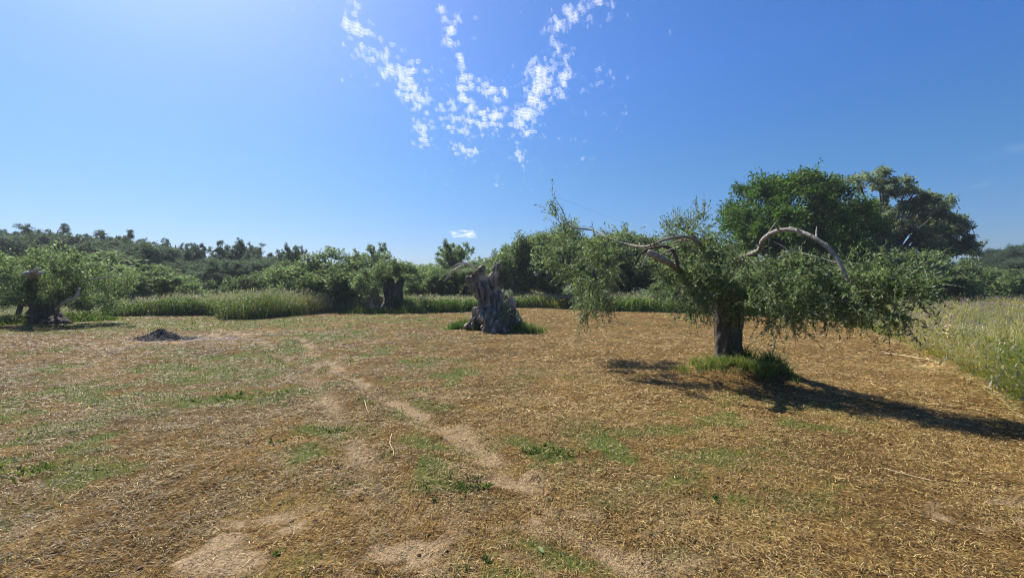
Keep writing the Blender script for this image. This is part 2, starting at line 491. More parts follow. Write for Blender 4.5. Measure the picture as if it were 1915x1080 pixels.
def ground_mat():
    m, t, b, out = new_mat('mown_field')
    a = nd(t, 'ShaderNodeAttribute', attribute_name='Col')
    sp = nd(t, 'ShaderNodeSeparateColor')
    t.links.new(a.outputs['Color'], sp.inputs[0])
    tc = nd(t, 'ShaderNodeTexCoord')
    def noise(scale, detail=6, rough=0.6, vec=None):
        n = nd(t, 'ShaderNodeTexNoise')
        n.inputs['Scale'].default_value = scale; n.inputs['Detail'].default_value = detail; n.inputs['Roughness'].default_value = rough
        t.links.new(vec or tc.outputs['Object'], n.inputs['Vector'])
        return n.outputs[0]
    def ramp(src, stops):
        r = nd(t, 'ShaderNodeValToRGB')
        e = r.color_ramp.elements
        while len(e) < len(stops):
            e.new(0.5)
        for k, (p, c) in enumerate(stops):
            e[k].position = p; e[k].color = (*c, 1)
        t.links.new(src, r.inputs[0])
        return r.outputs[0]
    def mix(f, c1, c2):
        x = nd(t, 'ShaderNodeMix', data_type='RGBA')
        if isinstance(f, float): x.inputs['Factor'].default_value = f
        else: t.links.new(f, x.inputs['Factor'])
        for s, c in ((6, c1), (7, c2)):
            if isinstance(c, tuple): x.inputs[s].default_value = (*c, 1)
            else: t.links.new(c, x.inputs[s])
        return x.outputs[2]
    fine, mid, big = noise(55, 6, 0.75), noise(9, 6, 0.65), noise(0.8, 5)
    # mulch of cut straw: streaks of pale fibre over brown soil
    mp = nd(t, 'ShaderNodeMapping'); mp.inputs['Scale'].default_value = (26, 90, 30); mp.inputs['Rotation'].default_value = (0, 0, 0.5)
    t.links.new(tc.outputs['Object'], mp.inputs[0])
    st1 = noise(1.0, 3, 0.6, mp.outputs[0])
    mp2 = nd(t, 'ShaderNodeMapping'); mp2.inputs['Scale'].default_value = (80, 24, 30); mp2.inputs['Rotation'].default_value = (0, 0, -0.35)
    t.links.new(tc.outputs['Object'], mp2.inputs[0])
    st2 = noise(1.0, 3, 0.6, mp2.outputs[0])
    ad = nd(t, 'ShaderNodeMath', operation='MAXIMUM'); t.links.new(st1, ad.inputs[0]); t.links.new(st2, ad.inputs[1])
    straw = ramp(ad.outputs[0], [(0.43, (0.040, 0.024, 0.009)), (0.56, (0.215, 0.136, 0.045)), (0.74, (0.42, 0.285, 0.098))])
    tone = ramp(mid, [(0.3, (0.55, 0.52, 0.50)), (0.7, (1.12, 1.10, 1.08))])
    tone2 = ramp(big, [(0.36, (0.62, 0.58, 0.55)), (0.62, (1.14, 1.10, 1.02))])
    def mul(c1, c2):
        x = nd(t, 'ShaderNodeVectorMath', operation='MULTIPLY'); t.links.new(c1, x.inputs[0]); t.links.new(c2, x.inputs[1]); return x.outputs[0]
    base = mul(mul(straw, tone), tone2)
    grn = ramp(fine, [(0.35, (0.038, 0.055, 0.012)), (0.65, (0.135, 0.15, 0.034))])
    soil = ramp(fine, [(0.3, (0.21, 0.138, 0.070)), (0.7, (0.42, 0.305, 0.180))])
    ashc = ramp(fine, [(0.35, (0.07, 0.06, 0.055)), (0.7, (0.30, 0.25, 0.22))])
    def gate(m_, lo, hi, n_=fine):
        x = nd(t, 'ShaderNodeMath', operation='ADD'); t.links.new(m_, x.inputs[0])
        y = nd(t, 'ShaderNodeMath', operation='SUBTRACT'); t.links.new(n_, y.inputs[0]); y.inputs[1].default_value = 0.5
        t.links.new(y.outputs[0], x.inputs[1])
        z = nd(t, 'ShaderNodeMapRange'); z.inputs['From Min'].default_value = lo; z.inputs['From Max'].default_value = hi
        t.links.new(x.outputs[0], z.inputs['Value']); return z.outputs[0]
    base = mix(gate(sp.outputs[1], 0.25, 0.75), base, soil)
    base = mix(gate(sp.outputs[0], 0.30, 0.95), base, grn)
    base = mix(gate(sp.outputs[2], 0.2, 0.7), base, ashc)
    under = ramp(noise(3, 5), [(0.35, (0.03, 0.045, 0.012)), (0.7, (0.10, 0.11, 0.035))])
    base = mix(a.outputs['Alpha'], base, under)
    t.links.new(base, b.inputs['Base Color'])
    b.inputs['Roughness'].default_value = 0.95
    b.inputs['Specular IOR Level'].default_value = 0.1
    hsum = nd(t, 'ShaderNodeMath', operation='ADD'); t.links.new(ad.outputs[0], hsum.inputs[0]); t.links.new(mid, hsum.inputs[1])
    bp = nd(t, 'ShaderNodeBump'); bp.inputs['Strength'].default_value = 1.0; bp.inputs['Distance'].default_value = 0.04
    t.links.new(hsum.outputs[0], bp.inputs['Height']); t.links.new(bp.outputs[0], b.inputs['Normal'])
    return m

ground = link('ground', gm, ground_mat())
tag(ground, 'dry mown field of straw stubble with two faint wheel tracks', 'ground', kind='structure')

# ------------------------------------------------------------------ cut straw lying on the field
def scatter(d0, d1, per_m2, rng, margin=1.12):
    """random spots of the field between two depths, inside the picture plus a margin"""
    area = (1915 / F) * margin * 0.5 * (d1 ** 2 - d0 ** 2)
    n = int(area * per_m2)
    y = np.sqrt(rng.uniform(d0 ** 2, d1 ** 2, n))
    x = rng.uniform(-0.5, 0.5, n) * (1915 / F) * margin * y
    return x, y

def build_straw():
    rng = np.random.default_rng(5)
    g = Geo()
    for d0, d1, per, l0, l1, w0, w1 in ((1.9, 3.4, 7000, .012, .045, .0018, .0038), (3.4, 5.5, 4600, .014, .052, .0024, .0046), (5.5, 9, 2000, .02, .066, .0036, .0066),
                                        (9, 15, 520, .04, .11, .006, .011), (15, 30, 70, .06, .16, .010, .018)):
        x, y = scatter(d0, d1, per, rng)
        gr, ba, ash = masks(x, y)
        cl = fbm(x * 2.4, y * 2.4, 0, 3, 55)
        keep = (outside(x, y) < 0.25) & (rng.uniform(size=len(x)) < (1 - .42 * ba) * (1 - .45 * gr) * (1 - .7 * ash) * (0.35 + 1.1 * sstep(.35, .65, cl)))
        x, y, cl = x[keep], y[keep], cl[keep]
        n = len(x)
        z = land(x, y) + rng.uniform(0.001, 0.018, n)
        L = rng.uniform(l0, l1, n) * np.where(rng.uniform(size=n) < .05, 1.9, 1.0)
        wid = rng.uniform(w0, w1, n)
        th = rng.normal(0.15, 0.95, n) + np.where(rng.uniform(size=n) < .5, 0, np.pi) + 1.2 * (fbm(x * .5, y * .5, 0, 2, 58) - .5)
        tilt = rng.normal(0.06, 0.20, n)
        D = np.stack([np.cos(th) * np.cos(tilt), np.sin(th) * np.cos(tilt), np.sin(tilt)], 1)
        S = nrm(np.stack([-np.sin(th), np.cos(th), rng.normal(0, .5, n)], 1))
        P = np.stack([x, y, z], 1)
        bend = rng.normal(0, .10, n)[:, None] * L[:, None]
        a, b, c = P - D * L[:, None] / 2, P + S * bend + np.array([0, 0, .004]), P + D * L[:, None] / 2
        hw = (S * wid[:, None] / 2)
        V = np.stack([a - hw, a + hw, b + hw, b - hw, c + hw * .6, c - hw * .6], 1).reshape(-1, 3)
        i = np.arange(n)[:, None] * 6
        Q = np.concatenate([i + [0, 1, 2, 3], i + [3, 2, 4, 5]])
        C = pick([(0.223, 0.143, 0.047), (0.318, 0.211, 0.072), (0.133, 0.082, 0.028), (0.064, 0.039, 0.015), (0.191, 0.177, 0.045)], [.28, .22, .22, .18, .10], n, rng, .22)
        C *= (.78 + .30 * sstep(-3.5, 2.5, x) + .35 * (fbm(x * .7, y * .7, 0, 3, 62) - .5))[:, None]
        gold = rng.uniform(size=n) < np.clip(.14 + .30 * sstep(-3.0, 2.0, x) * sstep(3.0, 6.0, y) + .25 * (fbm(x * .5, y * .5, 0, 3, 59) - .4), .05, .5)
        C[gold] = pick([(.43, .285, .095), (.58, .44, .195), (.50, .35, .13)], [.5, .2, .3], int(gold.sum()), rng, .15)
        g.add(V, Q, np.repeat(C, 6, axis=0))
    n = 26000
    px = rng.uniform(1600, 2250, n)
    d = edge_depth(px) + rng.normal(-.12, .32, n)
    x, y = (px - CX) / F * d, d
    L = rng.uniform(.06, .26, n) * np.maximum(1, y / 9) ** .5
    th = rng.uniform(0, 2 * np.pi, n); tilt = rng.normal(.12, .25, n)
    D = np.stack([np.cos(th) * np.cos(tilt), np.sin(th) * np.cos(tilt), np.sin(tilt)], 1)
    P = np.stack([x, y, land(x, y) + rng.uniform(0, .06, n)], 1) - D * L[:, None] / 2
    keep = rng.uniform(size=n) < .35 + .9 * (fbm(x * 1.3, y * 1.3, 0, 3, 61) - .3)
    V, Q, C = leaf_quads(P, D, L, rng.uniform(.005, .009, n) * np.maximum(1, y / 8), pick([(.43, .30, .11), (.54, .41, .19), (.30, .22, .09), (.26, .24, .08)], [.35, .25, .25, .15], n, rng), rng)
    Q = Q[keep]
    u, inv = np.unique(Q, return_inverse=True)
    g.add(V[u], inv.reshape(-1, 4), C[u])
    return g.mesh('straw')

tag(link('straw', build_straw(), M_STRAW), 'cut straw and stubble strewn over the mown field', 'straw', kind='stuff')

def build_clods():
    rng = np.random.default_rng(6)
    g = Geo()
    x, y = scatter(2.0, 9.0, 60, rng)
    cl = fbm(x * 1.8, y * 1.8, 0, 3, 66)
    keep = (outside(x, y) < 0) & (rng.uniform(size=len(x)) < sstep(.38, .66, cl) * (1 - .5 * sstep(0, 4, x)))
    x, y = x[keep], y[keep]
    n = len(x)
    oct_ = np.array([(1, 0, 0), (0, 1, 0), (-1, 0, 0), (0, -1, 0), (.6, .6, .7), (-.6, .6, .7), (-.6, -.6, .7), (.6, -.6, .7), (0, 0, .95)], float)
    fac = np.array([(0, 1, 4, 4), (0, 4, 7, 7), (1, 5, 4, 4), (1, 2, 5, 5), (2, 6, 5, 5), (2, 3, 6, 6), (3, 7, 6, 6), (3, 0, 7, 7), (4, 5, 8, 8), (5, 6, 8, 8), (6, 7, 8, 8), (7, 4, 8, 8)])
    r = rng.uniform(.004, .016, n) * np.where(rng.uniform(size=n) < .06, 1.6, 1)
    a = rng.uniform(0, 6.28, n)
    V = oct_[None] * (1 + rng.normal(0, .28, (n, 9, 3))) * r[:, None, None] * [1.2, .9, .75]
    V = np.stack([V[..., 0] * np.cos(a)[:, None] - V[..., 1] * np.sin(a)[:, None], V[..., 0] * np.sin(a)[:, None] + V[..., 1] * np.cos(a)[:, None], V[..., 2]], -1)
    V += np.stack([x, y, land(x, y) - .002], 1)[:, None, :]
    tri = fac[:, :3]
    Q = (np.arange(n)[:, None, None] * 9 + tri[None]).reshape(-1, 3)
    C = np.repeat(pick([(.10, .062, .033), (.15, .095, .05), (.06, .038, .02), (.24, .17, .10)], [.4, .3, .2, .1], n, rng), 9, axis=0)
    return np_mesh('soil_clods', V.reshape(-1, 3), Q, C)

tag(link('soil_clods', build_clods(), col_mat('clod', .95)), 'small dark clods of earth lying in the mown straw', 'soil', kind='stuff')

def blades(x, y, z, h, w, C, rng, lean=0.25, curl=0.35, az=None):
    """standing blades: two bent, tapering segments each"""
    n = len(x)
    th = rng.uniform(0, 2 * np.pi, n) if az is None else az
    out = np.stack([np.cos(th), np.sin(th), np.zeros(n)], 1)
    ph = rng.uniform(0, 2 * np.pi, n)
    S = np.stack([np.cos(ph), np.sin(ph), np.zeros(n)], 1)
    l1 = np.abs(rng.normal(0, lean, n))[:, None]; l2 = l1 + np.abs(rng.normal(0, curl, n))[:, None]
    h = h[:, None]; hw = S * w[:, None] / 2
    a = np.stack([x, y, z], 1)
    b = a + out * l1 * h * .55 + np.array([0, 0, .58]) * h
    c = b + out * l2 * h * .45 + np.array([0, 0, .42]) * h * np.maximum(0.15, 1 - l2 * .55)
    V = np.stack([a - hw, a + hw, b + hw * .8, b - hw * .8, c + hw * .15, c - hw * .15], 1).reshape(-1, 3)
    i = np.arange(n)[:, None] * 6
    Q = np.concatenate([i + [0, 1, 2, 3], i + [3, 2, 4, 5]])
    return V, Q, np.repeat(C, 6, axis=0), c

GREENS = [(0.088, 0.136, 0.025), (0.132, 0.189, 0.035), (0.057, 0.101, 0.021), (0.194, 0.211, 0.053)]

def build_short_grass():
    rng = np.random.default_rng(8)
    g = Geo()
    for d0, d1, per, h0, h1, w in ((1.9, 4, 1500, .02, .055, .0045), (4, 8, 700, .025, .07, .007), (8, 15, 160, .03, .08, .014), (15, 30, 34, .04, .10, .03)):
        x, y = scatter(d0, d1, per, rng)
        gr, ba, ash = masks(x, y)
        tuft = sstep(.5, .72, fbm(x * 9, y * 9, 0, 2, 64))
        keep = (outside(x, y) < 0.3) & (rng.uniform(size=len(x)) < np.clip(gr * 1.2 - .12, 0, 1) * (0.25 + tuft))
        x, y = x[keep], y[keep]
        n = len(x)
        V, Q, C, _ = blades(x, y, land(x, y) - .003, rng.uniform(h0, h1, n), np.full(n, w), pick(GREENS + [(.30, .27, .10)], [.3, .25, .2, .1, .15], n, rng), rng, .5, .6)
        g.add(V, Q, C)
    return g.mesh('short_grass')

tag(link('short_grass', build_short_grass(), M_GRASS), 'short green regrowth in patches on the mown field', 'grass', kind='stuff')

# ------------------------------------------------------------------ the tall meadow round the clearing
HGT = np.array([(-500, .35), (0, .35), (180, .4), (225, .95), (420, 1.12), (560, 1.1), (620, .9), (690, .55), (770, .8), (890, .85), (960, .85), (1330, .8), (1480, .7),
                (1580, .6), (1640, .82), (1690, .95), (1760, 1.0), (1830, 1.0), (1915, 1.05), (2600, 1.1)])

def build_meadow():
    rng = np.random.default_rng(21)
    g, fl = Geo(), Geo()
    def lay(x, y, wide, hmul=1.0):
        jag = 2.2 * (fbm(x * .6, y * .6, 0, 4, 71) - .5)
        o = outside(x, y) + jag * np.minimum(1, y / 14)
        px = px_of(x, y)
        keep = (o > 0) & ((o < 11) | (px > 1500))
        x, y, o, px = x[keep], y[keep], o[keep], px[keep]
        n = len(x)
        H = np.interp(px, HGT[:, 0], HGT[:, 1]) * (0.35 + .75 * fbm(x * .55, y * .55, 0, 3, 75) + .5 * fbm(x * .16, y * .16, 0, 2, 77)) * hmul
        rim = sstep(1.2, 0.0, o)                          # low leafy weeds along the front edge
        low = rng.uniform(size=n) < .25 + .45 * rim
        h = H * np.where(low, rng.uniform(.2, .6, n), rng.uniform(.55, 1.15, n))
        H_ = H
        dry = np.clip(.10 + .30 * (px > 1640) + .5 * sstep(.5, .72, fbm(x * .5, y * .5, 0, 3, 79)) + .6 * np.exp(-((px - 1735) / 55) ** 2) * (o < 3.5) + .12 * ((px > 400) & (px < 640)), 0, .9)
        isdry = rng.uniform(size=n) < np.where(low, dry * .6, dry * 1.0)
        lush = sstep(.42, .6, fbm(x * .4, y * .4, 0, 3, 83))
        C = pick(GREENS + [(.17, .185, .085)], [.25, .2, .25, .08, .22], n, rng) * (0.75 + .45 * lush[:, None])
        C *= np.where((px > 740) & (px < 1560), 1.45, 1.1)[:, None]
        C[isdry] = pick([(.31, .25, .135), (.40, .35, .21), (.22, .17, .10), (.25, .26, .13)], [.35, .25, .2, .2], int(isdry.sum()), rng)
        rt = px > 1620                                   # the right-hand meadow is yellower
        k = rt & isdry
        C[k] = pick([(.46, .34, .11), (.56, .45, .19), (.36, .27, .09), (.38, .36, .11)], [.35, .25, .2, .2], int(k.sum()), rng)
        k = rt & ~isdry
        C[k] = pick([(.17, .235, .045), (.24, .29, .06), (.11, .175, .035), (.30, .30, .08)], [.35, .25, .25, .15], int(k.sum()), rng)
        w = wide * np.where(low, 1.7, 1.0) * rng.uniform(.7, 1.3, n) * np.maximum(1, y / 14)
        z = land(x, y) - .02
        right = np.mean(px) > 1550
        V, Q, Cc, tip = blades(x, y, z, h * (rng.uniform(.6, 1.1, n) if right else 1), w, C, rng, .42 if right else .24, .9 if right else .5)
        g.add(V, Q, Cc)
        # leafy herbs between the grasses
        hb = np.flatnonzero((rng.uniform(size=n) < .30 * (1 - dry) ** 2) & (fbm(x * .9, y * .9, 0, 2, 86) > .38))
        kk = 9
        zz = rng.uniform(.08, .75, (len(hb), kk)) * H_[hb, None]
        sp_ = .07 + .10 * rng.uniform(size=(len(hb), kk))
        Pl = np.stack([x[hb, None] + rng.normal(size=(len(hb), kk)) * sp_, y[hb, None] + rng.normal(size=(len(hb), kk)) * sp_, z[hb, None] + zz], -1).reshape(-1, 3)
        m = len(Pl)
        Ll = rng.uniform(.05, .12, m) * np.repeat(np.maximum(1, y[hb] / 16) * np.where(px[hb] > 1550, .55, 1), kk)
        Vl, Ql, Cl = leaf_quads(Pl, rng.normal(size=(m, 3)) + [0, 0, .3], Ll, Ll * rng.uniform(.25, .5, m), np.repeat(pick([(.085, .145, .032), (.14, .205, .045), (.055, .10, .025)], [1, 1, 1], len(hb), rng), kk, axis=0), rng)
        g.add(Vl, Ql, Cl)
        # seed heads on the tall stems
        s = (~low) & (rng.uniform(size=n) < .6)
        s &= (px < 1600) | (rng.uniform(size=n) < .45)
        m = int(s.sum())
        D = rng.normal(size=(m, 3)) * .4 + [0.25, 0, .9]
        sz = np.maximum(1, y[s] / 12)
        Vl, Ql, Cl = leaf_quads(tip[s] - nrm(D) * .03, D, rng.uniform(.05, .12, m) * sz ** .5, rng.uniform(.010, .022, m) * sz,
                                pick([(.30, .275, .20), (.25, .22, .17), (.24, .25, .15), (.36, .33, .25)], [.3, .25, .25, .2], m, rng), rng)
        g.add(Vl, Ql, Cl)
        # flowers: yellow in the hollow before the trees, purple over the right-hand meadow
        patch = fbm(x * .7, y * .7, 0, 2, 88)
        yel = ((px < 900) & (patch > .5) & (o < 4) & (rng.uniform(size=n) < .04)) | ((px > 990) & (px < 1075) & (rng.uniform(size=n) < .20)) | ((px > 1500) & (rng.uniform(size=n) < .01))
        pur = (px > 1690) & (y > 9.5) & (o > 1.0) & (rng.uniform(size=n) < .14) & (patch > .42)
        wht = (px < 900) & (rng.uniform(size=n) < .06)
        for sel, cols, zz in ((yel, [(.55, .42, .03), (.60, .30, .03)], .75), (pur, [(.27, .15, .36), (.34, .22, .38), (.22, .11, .26)], 1.0), (wht, [(.55, .53, .42)], .95)):
            m = int(sel.sum())
            if not m: continue
            p = tip[sel].copy(); p[:, 2] = z[sel] + (p[:, 2] - z[sel]) * zz
            for k in range(3):
                s_ = .030 * np.maximum(1, y[sel] / 13)
                Vl, Ql, Cl = leaf_quads(p + rng.normal(size=(m, 3)) * .025, rng.normal(size=(m, 3)), s_ * rng.uniform(.7, 1.4, m), s_ * .9, pick(cols, np.ones(len(cols)), m, rng), rng)
                fl.add(Vl, Ql, Cl)
    # far band
    n = 150000
    px = rng.uniform(-420, 1640, n)
    d = edge_depth(px) - .4 + rng.gamma(1.3, 2.6, n)
    lay((px - CX) / F * d, d, .011)
    # right-hand side, close by
    n = 90000
    x = rng.uniform(4.5, 22, n); y = rng.uniform(2.8, 22, n)
    k = (px_of(x, y) < 2250) & (px_of(x, y) > 1560)
    lay(x[k], y[k], .0075)
    n = 80000
    px = rng.uniform(1590, 2300, n)
    d = edge_depth(px) - .25 + rng.gamma(1.2, .9, n)
    lay((px - CX) / F * d, d, .007)
    n = 60000
    x = rng.uniform(9, 55, n); y = rng.uniform(14, 42, n)
    k = (px_of(x, y) < 2100) & (px_of(x, y) > 1640)
    lay(x[k], y[k], .016)
    return g.mesh('meadow_grass'), fl.mesh('wildflowers')

mg, fm = build_meadow()
tag(link('meadow_grass', mg, M_GRASS), 'tall unmown meadow grass with seed heads around the clearing', 'grass', kind='stuff')
tag(link('wildflowers', fm, col_mat('petal', .6, .35)), 'yellow, white and purple wildflowers in the tall meadow', 'flowers', kind='stuff')

def grass_patch(name, label, spots, n, h, w, rng, cols, wts, lean=.4, cut=None):
    g = Geo()
    for cx, cy, rx, ry, share in spots:
        m = int(n * share)
        a = rng.uniform(0, 2 * np.pi, m); r = np.sqrt(rng.uniform(0, 1, m)) * (1 + .25 * rng.normal(size=m))
        x = cx + np.cos(a) * r * rx; y = cy + np.sin(a) * r * ry
        tf = fbm(x * 3, y * 3, 0, 2, 93)
        if cut is not None:
            ok = cut(x, y); x, y, tf, r = x[ok], y[ok], tf[ok], r[ok]; m = len(x)
        hh = h * rng.uniform(.45, 1.15, m) * (0.45 + 1.1 * tf) * (1.15 - .5 * np.clip(r, 0, 1.4))
        V, Q, C, tip = blades(x, y, land(x, y) - .01, hh, w * rng.uniform(.7, 1.4, m), pick(cols, wts, m, rng), rng, lean, .6)
        g.add(V, Q, C)
    return tag(link(name, g.mesh(name), M_GRASS), label, 'grass', kind='stuff')

rg = np.random.default_rng(31)
mx_, my_ = MOUND[0], MOUND[1]
gcol = [(0.143, 0.184, 0.044), (0.198, 0.239, 0.055), (0.099, 0.138, 0.033), (0.264, 0.248, 0.077)] + [(.33, .28, .11), (.07, .12, .035)]
grass_patch('mound_grass', 'fresh green grass on the small mound at the near olive tree',
            [(mx_ - .55, my_ + .10, .36, .30, .24), (mx_ - .12, my_ - .22, .30, .22, .22), (mx_ + .20, my_ - .46, .34, .20, .20), (mx_ + .48, my_ - .46, .26, .24, .16), (mx_ + .66, my_ + .02, .20, .30, .18)],
            5200, .24, .0085, rg, gcol, [.30, .30, .14, .12, .08, .06], lean=.55, cut=lambda x, y: fbm(x * 4.5, y * 4.5, 0, 3, 97) > .44)
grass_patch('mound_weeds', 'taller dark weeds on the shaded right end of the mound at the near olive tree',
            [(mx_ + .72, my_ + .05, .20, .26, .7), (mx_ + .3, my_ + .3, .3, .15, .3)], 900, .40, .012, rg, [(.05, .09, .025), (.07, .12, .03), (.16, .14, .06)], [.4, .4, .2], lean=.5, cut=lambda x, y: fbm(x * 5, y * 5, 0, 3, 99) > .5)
sx_, sy_ = STUMP_AT
grass_patch('stump_grass', 'bright green grass clumps around the roots of the hollow stump',
            [(G(868, 616)[0], G(868, 616)[1], .5, .35, .3), (G(897, 617)[0], G(897, 617)[1], .42, .35, .3), (G(985, 622)[0], G(985, 622)[1], .5, .3, .4)],
            5200, .40, .016, rg, [(.085, .155, .035), (.125, .20, .045), (.065, .115, .028), (.22, .21, .08)], [.35, .3, .25, .1], lean=.5, cut=lambda x, y: fbm(x * 3.5, y * 3.5, 0, 3, 98) > .42)
grass_patch('hollow_grass', 'green weeds at the foot of the twin trunked olive',
            [(*G(690, 585), 1.2, .5, .4), (*G(770, 586), .7, .5, .45), (*G(715, 586), 1.0, .3, .15)],
            2600, .42, .03, rg, GREENS + [(.36, .3, .15)], [.3, .3, .2, .1, .1])
grass_patch('shade_grass', 'low green grass in the shade under the old olive at the left edge',
            [(*G(40, 601), 1.6, 1.2, .4), (*G(150, 598), 1.3, .8, .35), (*G(-80, 606), 2.0, 1.0, .25)],
            4200, .34, .028, rg, GREENS, [.35, .3, .25, .1])
grass_patch('hedge_grass', 'green weeds along the field edge beneath the far side of the crown',
            [(*G(1535, 592), 1.6, .8, .6), (*G(1480, 588), 1.3, .8, .4)], 3600, .62, .026, rg, GREENS, [.35, .3, .25, .1])

# ------------------------------------------------------------------ trees
OL_LEAF = [(0.126, 0.166, 0.074), (0.162, 0.206, 0.096), (0.092, 0.128, 0.060), (0.275, 0.310, 0.220), (0.215, 0.253, 0.135)]
OL_W = [.32, .26, .18, .12, .12]

def clump_leaves(g, centres, radii, per, leaf, rng, cols, wts, sub=9, up=0.15, flat=0.8, spread=0.38):
    """foliage in clumps of clumps: leaves gather in small balls set on larger ones"""
    pers = per if isinstance(per, list) else [per] * len(radii)
    for c, r, per in zip(centres, radii, pers):
        d = nrm(rng.normal(size=(sub, 3)) + [0, 0, up])
        cc = c + d * r * rng.uniform(.35, 1.0, (sub, 1)) * [1, 1, flat]
        rr = r * rng.uniform(.28, .55, sub)
        k = rng.choice(sub, per, p=rr ** 2 / (rr ** 2).sum())
        dd = nrm(rng.normal(size=(per, 3)))
        P = cc[k] + dd * (rr[k] * np.abs(rng.normal(.62, spread, per)))[:, None] * [1, 1, 1.05]
        D = dd * .6 + rng.normal(size=(per, 3)) * .7 + [0, 0, .1]
        L = leaf * rng.uniform(.6, 1.35, per)
        V, Q, C = leaf_quads(P, D, L, L * rng.uniform(.3, .5, per), pick(cols, wts, per, rng) * rng.uniform(.8, 1.25), rng)
        g.add(V, Q, C)

def plume(rng, n, c, r, lo=.5, flat_bottom=0.0):
    """n spots through an ellipsoid, most of them near its skin"""
    d = nrm(rng.normal(size=(n, 3)))
    d[:, 2] = np.where(d[:, 2] < 0, d[:, 2] * (1 - flat_bottom), d[:, 2])
    q = rng.uniform(lo, 1, (n, 1)) ** .7
    return np.asarray(c) + d * q * np.asarray(r)

def make_tree(name, kind, seed):
    """a tree standing at its own origin: trunk (with its limbs) and crown; returns it with its width and height"""
    rng = np.random.default_rng(seed)
    root = bpy.data.objects.new(name, None)
    root.empty_display_size = .3
    COL.objects.link(root)
    g = Geo(); limbs = []
    U = lambda a, b, n: list(rng.uniform(a, b, n))
    cols, wts = (OL_LEAF if name != 'hill_tree' else [(.060, .084, .060), (.080, .106, .072), (.046, .066, .052), (.10, .125, .09), (.12, .135, .095)]), OL_W
    if kind in ('round', 'low'):
        c = (0, 0, 2.45) if kind == 'round' else (0, 0, 1.5)
        r = (2.15, 2.15, 1.55) if kind == 'round' else (2.3, 2.3, 1.35)
        cs = np.concatenate([plume(rng, 46, c, r, .55), plume(rng, 10, (rng.uniform(-.8, .8), rng.uniform(-.8, .8), c[2] + .8), (1.2, 1.2, 1.1), .4)]); rs = U(.34, .66, 56)
        per, leaf, sub = 560, .14, 10
        limbs.append(([(0, 0, -.15), (.05, 0, .5), (rng.normal(0, .2), rng.normal(0, .2), 1.2)], [.42, .32, .28]))
        nl, z0 = 12, .8
    elif kind == 'airy':
        cs, rs = [], []
        for k in range(12):
            az = k * 2.4 + rng.uniform(-.5, .5); tl = rng.uniform(.12, 1.0)
            b0 = np.array([0, 0, rng.uniform(.9, 2.2)])
            d0 = np.array([math.cos(az) * math.sin(tl), math.sin(az) * math.sin(tl), math.cos(tl)])
            ln = rng.uniform(2.5, 3.3) * (1.08 - .2 * tl)
            limbs.append(([b0, b0 + d0 * ln * .5 + rng.normal(0, .12, 3), b0 + d0 * ln], [.13, .08, .02]))
            for q in range(7):
                f = rng.uniform(.35, 1.0)
                p0 = b0 + d0 * ln * f
                d1 = nrm(d0 * .7 + rng.normal(0, .65, 3) + [0, 0, .25])
                l1 = rng.uniform(.45, 1.15)
                limbs.append(([p0, p0 + d1 * l1 * .5 + rng.normal(0, .04, 3), p0 + d1 * l1], [.035, .022, .008]))
                for e in range(3):
                    cs.append(p0 + d1 * l1 * rng.uniform(.3, 1.1) + rng.normal(0, .13, 3)); rs.append(rng.uniform(.11, .26))
        sk = plume(rng, 22, (0, 0, 1.8), (1.9, 1.8, 1.1), .3)
        cs = np.concatenate([np.array(cs), sk]); rs += U(.45, .7, 22)
        per, leaf, sub = [int(40 + 1900 * r * r) for r in rs], .12, 6
        wts = [.34, .24, .24, .06, .12]
        limbs.append(([(0, 0, -.15), (.1, 0, 1.2), (-.1, .1, 2.6), (.1, 0, 4.8)], [.26, .2, .13, .04]))
        nl, z0 = 0, 1.2
    elif kind == 'carob':
        cs = np.concatenate([plume(rng, 60, (0, 0, 4.4), (4.2, 4.2, 3.4), .6), plume(rng, 22, (.7, 0, 6.0), (2.6, 2.6, 2.1), .5), plume(rng, 24, (-2.0, -.5, 4.0), (2.6, 2.6, 2.7), .5)]); rs = U(.55, 1.05, 106)
        per, leaf, sub = 800, .18, 12
        cols, wts = [(0.063, 0.120, 0.022), (0.095, 0.159, 0.032), (0.046, 0.090, 0.020), (0.146, 0.207, 0.043)], [.36, .28, .24, .12]
        limbs.append(([(0, 0, -.2), (.1, 0, 1.2), (.1, 0, 2.6), (0, 0, 5.0)], [.55, .45, .36, .12]))
        nl, z0 = 14, 1.8
    else:
        parts = [(38, (-.9, 0, 6.4), (2.1, 2.0, 2.0)), (34, (1.5, 0, 5.6), (2.0, 1.8, 1.7)), (16, (2.9, 0, 5.0), (1.3, 1.4, 1.1)), (26, (-1.2, 0, 3.6), (2.4, 2.2, 1.9)), (20, (3.0, 0, 4.2), (1.4, 1.4, 1.0)), (12, (4.3, 0, 3.5), (1.0, .9, .55)),
                 (34, (1.2, 0, 2.8), (2.8, 1.8, 1.1))]
        cs = np.concatenate([plume(rng, n, c, r, .35) for n, c, r in parts]); rs = U(.26, .54, len(cs))
        per, leaf, sub = 390, .16, 7
        cols, wts = [(0.165, 0.190, 0.115), (0.205, 0.230, 0.150), (0.120, 0.145, 0.088), (0.250, 0.280, 0.210)], [.36, .28, .24, .12]
        limbs.append(([(-.3, 0, -.2), (0, 0, 1.2), (.2, 0, 3.0), (-.3, 0, 6.0)], [.5, .4, .3, .1]))
        nl, z0 = 46, 1.6
    for i in rng.permutation(len(cs))[:nl]:
        c = cs[i]
        limbs.append(([(0, 0, z0 * .8), np.array([c[0] * .45, c[1] * .45, z0 + (c[2] - z0) * .6]), c + [0, 0, .1]], [.13 if kind != 'airy' else .09, .07, .02]))
    clump_leaves(g, cs, rs, per, leaf, rng, cols, wts, sub, flat=.95 if kind != 'airy' else 1.2, spread=.38 if kind != 'airy' else .5)
    t = Geo()
